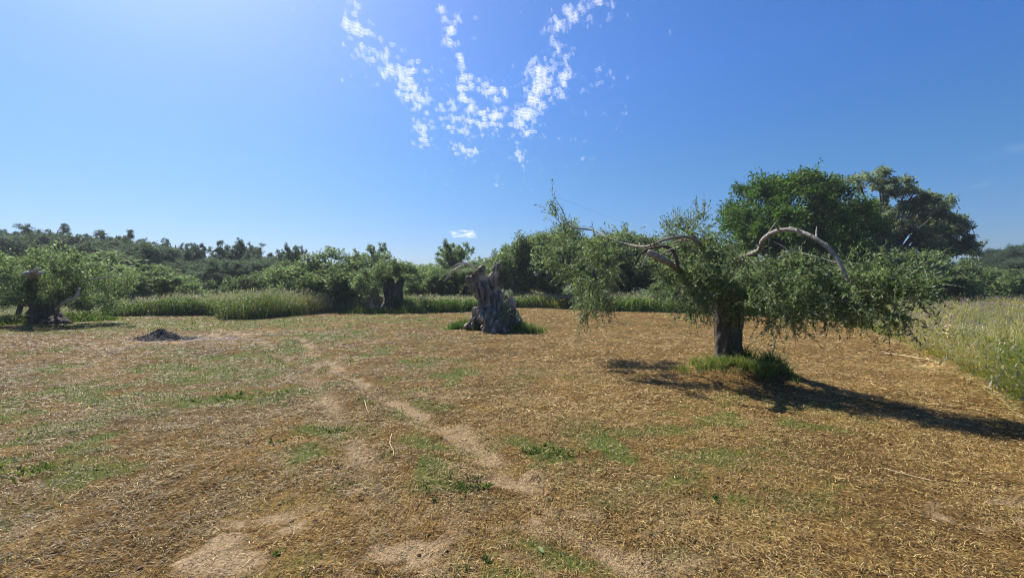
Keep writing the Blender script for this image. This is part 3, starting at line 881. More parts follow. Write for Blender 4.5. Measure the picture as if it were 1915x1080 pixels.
    for k, (P, rad) in enumerate(limbs):
        V, Q = tube([np.asarray(p, float) for p in P], rad, sides=8, rough=.15, seed=seed + k)
        t.add(V, Q, np.ones(3))
    link('trunk', t.mesh('trunk', True), M_BARK, root)
    link('crown', g.mesh('crown'), M_GREEN if kind == 'carob' else M_CROWN, root)
    A = np.concatenate(g.V)
    return root, (np.percentile(A[:, 0], 99.3) - np.percentile(A[:, 0], .7), np.percentile(A[:, 2], 99.6))

PROTO, NAT = {}, {}
def place_tree(kind, var, px, top, d, wpx, label, name='olive_tree', cat='olive tree', group=None, rot=None, sink=0.0, depth=None):
    key = (kind, var, name)
    x, y = (px - CX) / F * d, d
    z = zl(x, y)
    if key not in PROTO:
        PROTO[key], NAT[key] = o, _ = make_tree(name, kind, 100 + 17 * var + len(kind) * 7)
    else:
        o = PROTO[key].copy()
        COL.objects.link(o)
        for ch in PROTO[key].children:
            c = ch.copy(); COL.objects.link(c); c.parent = o
    nat = NAT[key]
    topz = EYE - (top - HY) / F * d
    sz = (topz - z + sink) / nat[1]
    sx = wpx * (.9 if kind == 'airy' else 1.0) / F * d / nat[0]
    if kind == 'airy' or d > 55:
        sx = min(sx, 1.35 * sz)
    o.location = (x, y, z - sink)
    o.scale = (sx, depth or sx, sz)
    rr = random.Random(px * 3 + int(d))
    o.rotation_euler = (0, 0, rr.uniform(0, 6.28) if rot is None else rot)
    for k in ('label', 'category', 'group', 'kind'):
        if k in o: del o[k]
    return tag(o, label, cat, group)

HILL = 'trees on the wooded hill at the left'
BACK = 'olive trees behind the meadow'
rows = [
 # kind, var, px, top, depth, width px, label, group
 ('airy', 1, -30, 428, 62, 150, 'hazy hill tree cut by the left picture edge behind the old olive', HILL),
 ('airy', 2, 38, 430, 66, 120, 'dark hill tree rising above the old olive with the broken pale wood', HILL),
 ('airy', 3, 92, 421, 60, 105, 'tallest wispy tree on the left hill with tufted twin tips', HILL),
 ('airy', 1, 138, 438, 64, 110, 'hill tree just right of the tallest wispy tree on the left hill', HILL),
 ('airy', 2, 172, 443, 58, 100, 'hill tree in the dip between the two highest tops of the left hill', HILL),
 ('airy', 3, 215, 432, 58, 110, 'hill tree with the second highest feathery top on the left hill', HILL),
 ('airy', 1, 258, 447, 62, 105, 'thin feathery hill tree on the slope falling away to the right', HILL),
 ('airy', 2, 292, 459, 60, 80, 'small hill tree above the low rounded olive by the tall grass', HILL),
 ('airy', 3, 330, 450, 56, 72, 'tall dark tree standing over the dense round bush tree on the left', HILL),
 ('airy', 1, 368, 458, 52, 66, 'lacy tree with sky showing through, left of the gap in the treeline', HILL),
 ('round', 1, 352, 484, 44, 108, 'dense dark round tree below the lacy tree, left of the treeline gap', HILL),
 ('airy', 2, 440, 452, 52, 96, 'tree topped with bare forked branches, right of the treeline gap', HILL),
 ('airy', 3, 486, 464, 50, 88, 'bluish dark tree right of the one with bare forked branches', HILL),
 ('round', 2, 428, 486, 42, 120, 'dark bushy tree with branches to the meadow below the bare forked branches', HILL),
 ('airy', 1, 522, 476, 56, 70, 'low hazy tree filling in behind the left shoulder of the big bushy olive', HILL),
 ('airy', 2, 552, 460, 48, 60, 'lone airy treetop peeping over the left shoulder of the big bushy olive', HILL),
 ('round', 3, 10, 440, 48, 130, 'rounded dark tree under the skyline at the far left picture edge', HILL),
 ('round', 2, 105, 441, 50, 150, 'rounded tree below the tallest wispy tree on the left hill', HILL),
 ('round', 1, 190, 446, 49, 150, 'rounded tree below the second highest feathery top on the left hill', HILL),
 ('round', 3, 270, 457, 47, 130, 'rounded tree under the thin feathery hill tree, above the tall grass', HILL),
 ('round', 1, 490, 484, 46, 120, 'dense blue green tree between the forked bare branches and the big bushy olive', HILL),
 ('low', 1, 120, 474, 30, 330, 'wide pale green olive behind the old olive with the broken pale wood', BACK),
 ('low', 2, 262, 497, 27, 190, 'low rounded olive sloping down into the tall grass on the left', BACK),
 ('low', 3, 30, 482, 27, 200, 'grey green olive behind the left side of the old olive at the picture edge', BACK),
 ('low', 1, 520, 492, 33, 150, 'low silvery olive bush sinking into the tall grass left of the big bushy olive', BACK),
 ('low', 4, 612, 470, 28, 180, 'big bushy olive with dark foliage down to the ground beside the twin trunked olive', BACK),
 ('low', 2, 585, 505, 36, 120, 'low olive seen behind the left side of the big bushy olive', BACK),
 ('airy', 3, 697, 457, 42, 82, 'dark open tree rising behind the twin trunked olive', BACK),
 ('low', 2, 645, 498, 31, 110, 'dark low olive behind the left side of the twin trunked olive', BACK),
 ('airy', 1, 783, 497, 55, 56, 'tiny distant treetop in the dip right of the twin trunked olive', BACK),
 ('round', 1, 806, 496, 34, 112, 'round silvery olive midway between the twin trunked olive and the hollow stump', BACK),
 ('airy', 2, 852, 455, 44, 96, 'tall grey tree rising behind the dead twigs of the hollow stump', BACK),
 ('round', 2, 858, 502, 32, 120, 'grey green olive directly behind the hollow stump', BACK),
 ('round', 3, 915, 486, 40, 90, 'olive seen between the two arms of the hollow stump', BACK),
 ('round', 1, 975, 462, 36, 120, 'dark olive just right of the hollow stump at the end of the tall row', BACK),
 ('round', 2, 1030, 436, 33, 160, 'large olive with pale sunlit leaves right of the hollow stump', BACK),
 ('round', 3, 1108, 442, 34, 140, 'large olive behind the hanging left branches of the near olive', BACK),
 ('round', 1, 1168, 440, 35, 120, 'olive with a rounded top behind the thin arched branches of the near olive', BACK),
 ('round', 3, 1232, 444, 32, 130, 'olive on a dark leaning trunk behind the broken limb of the near olive', BACK),
 ('round', 2, 1298, 448, 34, 120, 'olive behind the dark limb of the near olive, next to the green carob', BACK),
 ('low', 3, 1252, 522, 27, 90, 'small grey olive bush at the meadow edge below the broken limb', BACK),
 ('round', 1, 1355, 458, 36, 110, 'shaded olive in front of the left foot of the green carob', BACK),
 ('low', 2, 1640, 470, 30, 190, 'dark shaded olive between the green carob and the windswept tree', BACK),
 ('low', 1, 1745, 470, 30, 180, 'dark low tree beneath the trailing side of the windswept tree', BACK),
 ('low', 3, 1545, 500, 26, 190, 'shaded thicket olive under the green carob on its right side', BACK),
 ('round', 2, 1425, 500, 29, 150, 'shaded low olive under the green carob behind the near trunk', BACK),
 ('round', 1, 1838, 500, 42, 120, 'mid green olive left of the right hand hill', BACK),
 ('low', 2, 1905, 505, 38, 130, 'shaded bush tree at the right edge above the purple meadow flowers', BACK),
 ('round', 3, 1872, 466, 72, 110, 'pale green tree on the far right hill', 'trees on the right hill'),
 ('round', 2, 1935, 456, 76, 120, 'tree at the crest of the far right hill cut by the picture edge', 'trees on the right hill'),
 ('round', 1, 1905, 480, 60, 120, 'tree on the lower slope of the far right hill', 'trees on the right hill'),
 ('round', 2, 1828, 482, 58, 110, 'tree closing the gap between the windswept tree and the far right hill', 'trees on the right hill'),
 ('round', 3, 1900, 490, 50, 150, 'broad tree in front of the far right hill above the purple flowers', 'trees on the right hill'),
 ('round', 1, 2000, 462, 64, 170, 'tree on the far right hill just past the picture edge', 'trees on the right hill'),
 ('low', 3, 1800, 505, 40, 140, 'dark low tree at the right foot of the windswept tree', BACK),
 ('round', 2, 740, 492, 44, 110, 'hazy tree behind the crown of the twin trunked olive', BACK),
 ('round', 3, 905, 494, 48, 130, 'far tree low behind the forked top of the hollow stump', BACK),
]
for k, (kind, var, px, top, d, wpx, label, grp) in enumerate(rows):
    far = d > 48
    place_tree(kind, var, px, top, d, wpx, label, 'hill_tree' if grp != BACK else 'olive_tree', 'tree' if grp != BACK else 'olive tree', grp)
place_tree('carob', 1, 1472, 334, 33, 262, 'tall dense bright green tree rising behind the near olive', 'carob_tree', 'tree')
place_tree('windswept', 1, 1655, 321, 38, 262, 'tall grey green windswept tree leaning right beside the bright green tree', 'windswept_tree', 'tree', rot=0.0)

# ------------------------------------------------------------------ the near olive, limb by limb
def sprays(g, clumps, rng, cols, wts, leaf=.062, k=15):
    """leafy twigs: a thin stem with leaves in pairs, drooping at the end"""
    for (px, py, d, rx, ry, rd, n, droop) in clumps:
        c = W(px, py, d)
        ax = np.array([rx / F * d, rd, ry / F * d])
        n = int(n * .88)
        m = max(3, n // 14)
        hub = nrm(rng.normal(size=(m, 3))) * rng.uniform(.25, 1, (m, 1)) ** .5
        q = hub[rng.integers(0, m, n)] + rng.normal(size=(n, 3)) * .14
        dirs = nrm(q + rng.normal(size=(n, 3)) * .15)
        o = c + q * ax * .95
        D = nrm(dirs * .7 + rng.normal(size=(n, 3)) * .55 + [0, 0, .15 - droop])
        tl = rng.uniform(.16, .40, n)
        t = np.linspace(.08, 1, k)
        sag = droop * .28 + .05
        P = o[:, None, :] + D[:, None, :] * (t[None, :] * tl[:, None])[..., None]
        P[..., 2] -= sag * (t[None, :] ** 2) * tl[:, None]
        # stems
        S = nrm(np.cross(D, rng.normal(size=(n, 3)))) * .0034
        i0, i1 = 0, k // 2
        V = np.stack([P[:, 0] - S, P[:, 0] + S, P[:, i1] + S, P[:, i1] - S, P[:, -1] + S * .5, P[:, -1] - S * .5], 1).reshape(-1, 3)
        i = np.arange(n)[:, None] * 6
        g.add(V, np.concatenate([i + [0, 1, 2, 3], i + [3, 2, 4, 5]]), np.array([.22, .20, .14]))
        m = n * k
        LD = np.repeat(D, k, axis=0) * .55 + rng.normal(size=(m, 3)) * .6 + [0, 0, .1 - .3 * droop]
        L = leaf * rng.uniform(.65, 1.3, m)
        shade = np.repeat(rng.uniform(.85, 1.2, n), k)[:, None]
        Vl, Ql, Cl = leaf_quads(P.reshape(-1, 3), LD, L, L * rng.uniform(.24, .36, m), pick(cols, wts, m, rng) * shade, rng)
        g.add(Vl, Ql, Cl)

def near_olive():
    rng = np.random.default_rng(77)
    bx, by = W(1362, 672, 8.0)[:2]
    o = np.array([bx, by, zl(bx, by)])
    t = thing('olive_tree', o, 'near olive with a dark upright trunk and arched pale limb in the mown field', 'olive tree')
    base = W(1362, 678, 8.0)
    tr = fused('trunk', [([base + [0, 0, -.25], W(1361, 660, 8), W(1359, 620, 8), W(1357, 580, 8), W(1352, 530, 8), W(1347, 490, 8)], [.30, .25, .225, .215, .19, .12]),
                         ([base + [.06, 0, -.22], W(1372, 664, 7.95), W(1372, 630, 7.97), W(1378, 585, 7.95), W(1384, 560, 7.9)], [.19, .13, .12, .13, .08]),
                         ([W(1335, 690, 8.0), W(1352, 664, 8), W(1358, 640, 8)], [.10, .12, .1])],
               M_BARK, o, t, voxel=.028, amp=.022, freq=9.0, seed=4, zs=.25)
    def branch(pts, rads, mat, seed, label=None):
        r2 = random.Random(seed)
        P = [W(*p) for p in pts]
        rads = [r * .84 for r in rads]
        lst = [([p + np.array([r2.gauss(0, 1), r2.gauss(0, 1), r2.gauss(0, 1)]) * (.012 if 0 < k < len(P) - 1 else 0) for k, p in enumerate(P)], rads)]
        for k in range(1, len(P)):                       # knots, stubs and thin side shoots
            for q in range(2):
                f = r2.random(); p = P[k - 1] * (1 - f) + P[k] * f; rr = rads[k - 1] * (1 - f) + rads[k] * f
                dv = np.array([r2.gauss(0, 1), r2.gauss(0, 1), r2.gauss(.3, 1)]); dv /= np.linalg.norm(dv)
                ln = r2.choice((.05, .09, .22, .34))
                lst.append(([p, p + dv * (rr + ln * .5), p + dv * (rr + ln) + np.array([0, 0, -.12 * ln])], [min(rr * .55, .018), min(rr * .35, .010), .003]))
        b = tubes('branch', lst, t, mat, o, rough=.26, seed=seed, sides=9, freq=16.0)
        if label: b['label'] = label
    branch([(1350, 515, 8.0), (1385, 482, 7.4), (1418, 468, 6.9), (1432, 447, 6.6), (1452, 432, 6.4), (1486, 429, 6.2), (1525, 446, 6.0), (1556, 472, 5.85), (1574, 500, 5.75), (1588, 528, 5.7)],
           [.075, .058, .050, .047, .042, .038, .037, .035, .027, .018], M_LIMB, 11, 'pale arched limb')
    branch([(1350, 510, 8.0), (1340, 480, 8.1), (1322, 458, 8.2), (1302, 446, 8.3), (1280, 432, 8.4), (1262, 420, 8.5)], [.10, .085, .07, .05, .03, .015], M_BARK, 12, 'dark left limb')
    branch([(1350, 540, 8.0), (1312, 530, 8.0), (1272, 503, 7.6), (1238, 484, 6.9), (1211, 470, 6.85)], [.10, .085, .072, .06, .045], M_LIMB, 13, 'thick broken limb')
    branch([(1268, 502, 7.0), (1268, 484, 7.0), (1258, 468, 7.0), (1238, 462, 7.0), (1215, 466, 7.0), (1200, 476, 7.0), (1190, 488, 7.0), (1181, 506, 7.0)],
           [.042, .036, .03, .028, .026, .022, .016, .008], M_BARK, 14)
    branch([(1330, 480, 8.0), (1312, 456, 7.6), (1280, 446, 7.2), (1245, 450, 7.2), (1214, 460, 7.3), (1180, 456, 7.8), (1140, 447, 8.4), (1112, 432, 8.9), (1090, 427, 9.0), (1064, 421, 9.0), (1053, 397, 9.0), (1035, 366, 9.0)],
           [.04, .035, .030, .027, .025, .023, .021, .02, .018, .014, .009, .004], M_LIMB, 15, 'long thin branch reaching left')
    branch([(1140, 447, 8.8), (1128, 470, 8.8), (1112, 505, 8.7), (1102, 545, 8.7), (1108, 585, 8.6)], [.018, .015, .012, .009, .004], M_BARK, 16)
    branch([(1395, 487, 7.6), (1440, 487, 7.3), (1480, 474, 7.1), (1530, 480, 6.8), (1600, 505, 6.4), (1660, 520, 6.1)], [.03, .024, .02, .017, .014, .007], M_LIMB, 17)
    branch([(1588, 526, 6.4), (1620, 540, 6.2), (1665, 548, 6.0), (1720, 545, 5.8), (1752, 520, 5.7)], [.022, .018, .014, .010, .004], M_LIMB, 18)
    branch([(1360, 560, 7.9), (1400, 560, 7.5), (1450, 575, 7.2), (1480, 600, 7.0), (1495, 622, 6.9)], [.05, .035, .022, .012, .005], M_BARK, 19)
    branch([(1345, 520, 8.0), (1330, 545, 7.9), (1318, 575, 7.8)], [.04, .025, .008], M_BARK, 20)
    branch([(1370, 490, 7.8), (1362, 462, 7.8), (1356, 440, 7.8)], [.02, .014, .004], M_LIMB, 21)
    g = Geo()
    L1 = [(1065, 470, 10.0, 50, 42, .45, 220, .3), (1100, 505, 9.9, 46, 45, .45, 243, .6), (1135, 475, 7.9, 45, 36, .4, 150, .4), (1095, 540, 7.9, 38, 28, .35, 116, .8),
          (1108, 572, 8.6, 22, 18, .2, 52, .9), (1045, 440, 9.6, 32, 24, .35, 92, -.2), (1050, 405, 9.2, 16, 22, .15, 24, -.5), (1036, 385, 9.0, 6, 16, .06, 8, -.8),
          (1160, 455, 8.3, 22, 12, .3, 29, -.2),]
    L2 = [(1290, 450, 8.03, 42, 30, .4, 170, .0), (1275, 500, 7.50, 38, 38, .45, 200, .5), (1310, 490, 7.40, 40, 38, .45, 230, .4), (1305, 545, 7.20, 42, 34, .45, 230, .7), (1300, 423, 8.08, 26, 14, .25, 36, -.6),
          (1270, 430, 8.08, 20, 16, .2, 28, -.5), (1345, 450, 7.68, 26, 26, .3, 70, .1)]
    L3 = [(1365, 500, 7.15, 48, 30, 0.75, 113, 0.24), (1400, 530, 6.85, 50, 36, 0.75, 144, 0.40), (1350, 555, 7.10, 40, 28, 0.52, 65, 0.56), (1450, 520, 6.55, 50, 30, 0.75, 140, 0.32), (1440, 562, 6.55, 48, 30, 0.75, 131, 0.64),
          (1500, 515, 6.25, 46, 30, 0.68, 122, 0.32), (1490, 560, 6.35, 50, 32, 0.75, 135, 0.56), (1535, 540, 6.05, 40, 34, 0.68, 87, 0.48), (1395, 572, 6.75, 40, 19, 0.52, 52, 0.64), (1455, 598, 6.45, 34, 12, 0.38, 25, 0.72),
          (1480, 614, 6.35, 12, 7, 0.18, 5, 0.72), (1550, 567, 5.95, 40, 22, 0.60, 47, 0.64), (1400, 478, 6.85, 34, 14, 0.45, 30, 0.00), (1480, 484, 6.35, 46, 10, 0.45, 34, 0.00)]
    L4 = [(1608, 526, 6.00, 33, 27, 0.60, 97, 0.28), (1640, 536, 5.80, 36, 32, 0.60, 119, 0.35), (1671, 541, 5.60, 35, 27, 0.52, 80, 0.35), (1628, 568, 5.80, 36, 22, 0.60, 87, 0.56), (1656, 568, 5.70, 35, 21, 0.52, 63, 0.49),
          (1706, 526, 5.50, 29, 21, 0.45, 37, 0.14), (1640, 500, 5.90, 38, 11, 0.45, 35, -0.07), (1726, 508, 5.40, 15, 13, 0.30, 10, -0.07), (1646, 594, 5.70, 22, 8, 0.30, 14, 0.63), (1691, 583, 5.60, 19, 11, 0.30, 14, 0.49), (1598, 496, 6.10, 22, 8, 0.38, 17, -0.07)]
    cols = [(0.106, 0.152, 0.058), (0.138, 0.188, 0.076), (0.074, 0.110, 0.044), (0.270, 0.300, 0.200), (0.190, 0.230, 0.112)]
    wts = [.32, .26, .16, .13, .13]
    sprays(g, L1, rng, cols, wts, .062, 14)
    sprays(g, L2, rng, cols, wts, .055, 16)
    sprays(g, L3, rng, cols, wts, .055, 18)
    sprays(g, L4, rng, cols, wts, .054, 18)
    link('crown', g.mesh('crown', False, o), M_OLIVE, t)
near_olive()

# ------------------------------------------------------------------ the hollow stump
def hollow_stump():
    x, y = STUMP_AT
    o = np.array([x, y, zl(x, y) - .05])
    t = thing('olive_stump', o, 'huge gnarled grey olive stump with two cut arms in the middle of the field', 'tree stump')
    d = 15.3
    A = lambda px, py, dd=0: W(px, py, d + dd)
    body = [([A(932, 625), A(930, 600), A(923, 576), A(911, 551), A(899, 531), A(884, 512)], [.62, .50, .41, .34, .34, .43]),
            ([A(915, 570), A(917, 545), A(922, 523), A(929, 505), A(932, 492)], [.42, .24, .18, .15, .07]),
            ([A(938, 622, .2), A(940, 595, .2), A(938, 568, .2), A(928, 548, .2)], [.60, .52, .40, .25]),
            ([A(955, 620, .1), A(950, 590, .15), A(948, 566, .2), A(946, 558, .2)], [.5, .36, .24, .14]),
            ([A(910, 585, -.3), A(915, 600, -.75), A(920, 618, -.95), A(925, 632, -1.05)], [.34, .30, .30, .22]),
            ([A(898, 582, 0), A(892, 595, -.1), A(884, 606, -.2), A(876, 616, -.3)], [.26, .24, .24, .15]),
            ([A(952, 590, -.1), A(962, 602, -.3), A(972, 610, -.5), A(985, 620, -.55)], [.34, .28, .24, .12]),
            ([A(935, 600, -.5), A(940, 614, -.75), A(944, 626, -.9)], [.24, .26, .2]),
            ([A(958, 570, .3), A(954, 560, .3), A(951, 552, .3)], [.16, .12, .05]),
            ([A(940, 560, .1), A(937, 550, .1), A(936, 543, .1)], [.2, .14, .06]),
            ([A(945, 575, .8), A(955, 600, 1.0), A(962, 615, 1.2)], [.3, .3, .2])]
    fused('trunk', body, M_STUMP, o, t, voxel=.026, amp=.12, freq=4.6, seed=9, zs=.2)
    # bare dead shoots from the cut top
    dead = [[(896, 503), (885, 496), (872, 493), (862, 495), (857, 500)], [(872, 493), (860, 499), (848, 505), (836, 509)], [(861, 496), (848, 505), (838, 515), (829, 527)],
            [(890, 498), (880, 505), (868, 508), (852, 506)], [(880, 495), (868, 491), (855, 494), (846, 499)]]
    for k, p in enumerate(dead):
        tubes('dead_branch', [([A(q[0], q[1], .05 * k) for q in p], np.linspace(.030, .008, len(p)))], t, M_DEAD, o, rough=.2, seed=40 + k, sides=7, freq=8)
    # sprouts on the flank and tip
    rng = np.random.default_rng(12)
    g = Geo()
    for px, py, dd, rx, ry, n in ((948, 585, -.75, 12, 14, 60), (955, 560, -.1, 9, 8, 30), (930, 490, 0, 3, 6, 10), (935, 600, -.9, 10, 8, 30), (962, 600, -.6, 8, 10, 26)):
        sprays(g, [(px, py, d + dd, rx, ry, .16, n, .1)], rng, OL_LEAF, OL_W, .07, 9)
    link('sprouts', g.mesh('sprouts', False, o), M_OLIVE, t)
hollow_stump()

# ------------------------------------------------------------------ the twin trunked olive left of the stump
def twin_olive():
    x, y = TREE2_AT
    d = y
    o = np.array([x, y, zl(x, y) - .05])
    t = thing('olive_tree', o, 'twin trunked olive with a flat low crown at the meadow edge left of the stump', 'olive tree')
    A = lambda px, py, dd=0: W(px, py, d + dd)
    fused('trunk', [([A(733, 588), A(731, 570), A(728, 545), A(722, 528), A(714, 520)], [.42, .36, .33, .22, .1]), ([A(737, 586), A(739, 560), A(745, 540), A(751, 526), A(760, 517)], [.36, .30, .26, .2, .08]),
                    ([A(732, 560), A(732, 535), A(732, 520)], [.22, .2, .14]), ([A(735, 582, -.2), A(745, 588, -.5), A(752, 592, -.6)], [.26, .2, .08])], M_BARK, o, t, voxel=.05, amp=.06, freq=4.5, seed=14)
    s = fused('side_trunk', [([A(692, 586, .4), A(693, 565, .4), A(692, 552, .4)], [.26, .24, .18]), ([A(702, 586, .4), A(704, 565, .4), A(712, 552, .4)], [.34, .28, .22]), ([A(697, 586, .5), A(698, 560, .5)], [.4, .22])],
              M_STUMP, o, t, voxel=.05, amp=.05, freq=4.5, seed=15)
    tubes('branch', [([A(652, 522), A(664, 512), A(680, 506), A(698, 504), (A(716, 520))], [.03, .045, .05, .06, .09])], t, M_LIMB, o, seed=33)
    tubes('broken_branch', [([A(708, 583, -.3), A(714, 574, -.2), A(719, 566, -.1)], [.06, .07, .05])], t, M_DEAD, o, seed=34)
    rng = np.random.default_rng(15)
    g = Geo()
    for px, py, r, n in ((668, 530, .55, 700), (690, 520, .6, 900), (715, 508, .55, 900), (735, 500, .6, 900), (752, 505, .55, 800), (768, 505, .35, 400), (700, 538, .5, 700), (680, 545, .4, 400), (655, 540, .35, 300),
                        (705, 555, .3, 250), (760, 520, .3, 260), (740, 512, .4, 400), (765, 496, .18, 90), (722, 514, .42, 520), (745, 510, .42, 520), (700, 525, .45, 500), (675, 515, .45, 500), (712, 497, .4, 380), (735, 492, .35, 300)):
        clump_leaves(g, [A(px, py, rng.normal(-.4, .5))], [r], n, .12, rng, [(.14, .18, .09), (.18, .22, .12), (.10, .135, .07), (.22, .25, .17)], [.35, .3, .2, .15], 8)
    link('crown', g.mesh('crown', False, o), M_CROWN, t)
    p = G(752, 583)
    st = tubes('wooden_post', [([(0, 0, -.1), (.01, 0, .6), (0, 0.02, 1.12)], [.07, .065, .055])], None, M_BARK, (0, 0, 0), seed=51)
    st.location = (p[0], p[1], zl(*p))
    tag(st, 'slim dark wooden post standing right of the twin trunked olive', 'post')
twin_olive()

# ------------------------------------------------------------------ the old olive at the left edge
def edge_olive():
    x, y = G(80, 602)
    d = y
    o = np.array([x, y, zl(x, y) - .05])
    t = thing('olive_tree', o, 'spreading old olive at the left edge with a broad dark trunk and broken pale wood', 'olive tree')
    A = lambda px, py, dd=0: W(px, py, d + dd)
    fused('trunk', [([A(82, 610), A(80, 585), A(76, 560), A(68, 535), A(62, 512)], [.46, .40, .34, .22, .12]), ([A(62, 604), A(64, 580), A(58, 560)], [.32, .28, .18]),
                    ([A(108, 606), A(102, 585), A(95, 562)], [.36, .26, .18]), ([A(92, 604, -.4), A(118, 606, -.6), A(134, 608, -.6)], [.3, .22, .1])], M_BARK, o, t, voxel=.06, amp=.08, freq=3.5, seed=24)
    tubes('stem', [([A(31, 606, -.2), A(34, 590, -.2), A(38, 574, -.1), A(46, 560)], [.10, .08, .08, .06])], t, M_BARK, o, seed=25)
    tubes('broken_wood', [([A(60, 530), A(58, 514, -2.0), A(52, 511, -2.4), A(41, 513, -2.6)], [.12, .11, .10, .04]), ([A(60, 520), A(66, 508, -2.3), A(71, 501, -2.6)], [.09, .08, .03]), ([A(62, 520), A(72, 511, -2.3), A(81, 510, -2.6)], [.09, .08, .03])],
          t, M_DEAD, o, seed=26)
    tubes('branch', [([A(104, 580), A(116, 568, -1.4), A(130, 561, -2.0), A(142, 557, -2.3)], [.05, .045, .04, .04])], t, M_DEAD, o, seed=27)
    tubes('broken_branch', [([A(141, 559, -2.3), A(145, 550, -2.3), A(149, 538, -2.3)], [.045, .055, .03])], t, M_DEAD, o, seed=28)
    tubes('branch', [([A(90, 550), A(140, 530, -1), A(175, 522, -1.5), A(205, 517, -1.6), A(230, 516, -1.6)], [.06, .04, .03, .02, .01])], t, M_LIMB, o, seed=29)
    tubes('branch', [([A(60, 560), A(30, 545, -1), A(12, 530, -1.5), A(-5, 520, -1.6)], [.06, .04, .03, .02])], t, M_LIMB, o, seed=30)
    rng = np.random.default_rng(16)
    g = Geo()
    for px, py, r, n in ((-60, 515, .9, 1500), (-20, 505, .8, 1400), (20, 500, .75, 1300), (60, 522, .6, 900), (95, 495, .8, 1400), (130, 500, .8, 1500), (165, 515, .75, 1300), (195, 530, .7, 1200), (215, 548, .55, 800),
                        (150, 545, .6, 900), (170, 560, .55, 800), (-40, 545, .7, 1000), (5, 540, .6, 900), (40, 545, .45, 500), (100, 535, .5, 700), (205, 565, .45, 500), (150, 575, .4, 400), (-90, 550, .8, 1000),
                        (0, 565, .35, 320), (110, 520, .5, 700), (60, 490, .45, 500), (235, 525, .45, 500), (58, 545, .42, 520), (92, 552, .4, 480), (125, 548, .45, 500), (35, 556, .35, 320), (110, 566, .3, 240), (60, 530, .4, 620), (82, 532, .4, 620), (46, 520, .35, 420), (75, 552, .36, 480), (100, 525, .45, 620), (78, 515, .3, 300)):
        clump_leaves(g, [A(px, py, rng.normal(-.9, .7))], [r], n, .105, rng, OL_LEAF + [(.12, .16, .055)], OL_W + [.12], 9)
    link('crown', g.mesh('crown', False, o), M_CROWN, t)
edge_olive()

# ------------------------------------------------------------------ small things on the field
def ash_heap():
    x, y = G(300, 634)
    o = np.array([x, y, zl(x, y) - .01])
    rng = np.random.default_rng(3)
    t = thing('ash_heap', o, 'small black heap of charred twigs and ash on the mown field', 'ash heap')
    n, m = 60, 26
    th = np.linspace(0, 2 * np.pi, n, endpoint=False); r = np.linspace(0, 1, m)
    TH, RR = np.meshgrid(th, r)
    k = 1 + .25 * (fbm(np.cos(TH) * 2, np.sin(TH) * 2, 0, 3, 5) - .5)
    X, Y = np.cos(TH) * RR * .78 * k, np.sin(TH) * RR * .55 * k
    Z = .29 * (1 - RR) ** 1.45 * (0.8 + .5 * fbm(X * 7, Y * 7, 0, 3, 6)) + .035 * (fbm(X * 22, Y * 22, 0, 2, 7) - .5) * (1 - RR) - .01
    a = (np.arange(m - 1)[:, None] * n + np.arange(n)[None, :]); b = (np.arange(m - 1)[:, None] * n + (np.arange(n)[None, :] + 1) % n)
    Q = np.stack([a, b, b + n, a + n], -1).reshape(-1, 4)
    V = np.stack([X, Y, Z], -1).reshape(-1, 3)
    link('ash', np_mesh('ash', V, Q, pick([(.03, .028, .028), (.055, .05, .048), (.02, .018, .018)], [1, 1, 1], len(V), rng), True), col_mat('charred', .95), t)
    g = Geo()
    for i in range(260):
        q = rng.uniform(0, 1.25); a = rng.uniform(0, 6.28)
        p = np.array([math.cos(a) * q * .78, math.sin(a) * q * .55, .28 * max(0, 1 - q) ** 1.45 + .015])
        dd = nrm(rng.normal(size=3) * [1, 1, .35]) * rng.uniform(.04, .13)
        Vt, Qt = tube([p - dd, p, p + dd], [.007, .009, .005], sides=4, n=3, rough=0)
        g.add(Vt, Qt, np.clip(np.full(3, rng.choice([.02, .035, .06, .16])), 0, 1))
    link('charred_twigs', g.mesh('charred_twigs'), col_mat('charred_twig', .9), t)
ash_heap()

def weed(px, py, rad, n, label, cols, h=.07, name='weed'):
    x, y = G(px, py)
    rng = np.random.default_rng(int(px * 7 + py))
    o = np.array([x, y, zl(x, y)])
    g = Geo()
    n = max(4, int(n * .42)); h *= .85
    c = rng.normal(size=(n, 2)) * rad * [.75, .55]
    for cx, cy in c:
        k = rng.integers(7, 13)
        a = rng.uniform(0, 6.28, k); el = rng.uniform(.15, 1.1, k)
        D = np.stack([np.cos(a) * np.cos(el), np.sin(a) * np.cos(el), np.sin(el)], 1)
        z = zl(x + cx, y + cy)
        P = np.tile([x + cx, y + cy, z - .004], (k, 1))
        L = h * rng.uniform(.6, 1.3, k)
        V, Q, C = leaf_quads(P, D, L, L * rng.uniform(.10, .26, k), pick(cols, np.ones(len(cols)), k, rng), rng)
        g.add(V, Q, C)
    e = thing(name, o, label, 'weed', 'weeds on the mown field')
    link('leaves', g.mesh('leaves', False, o), M_GRASS, e)

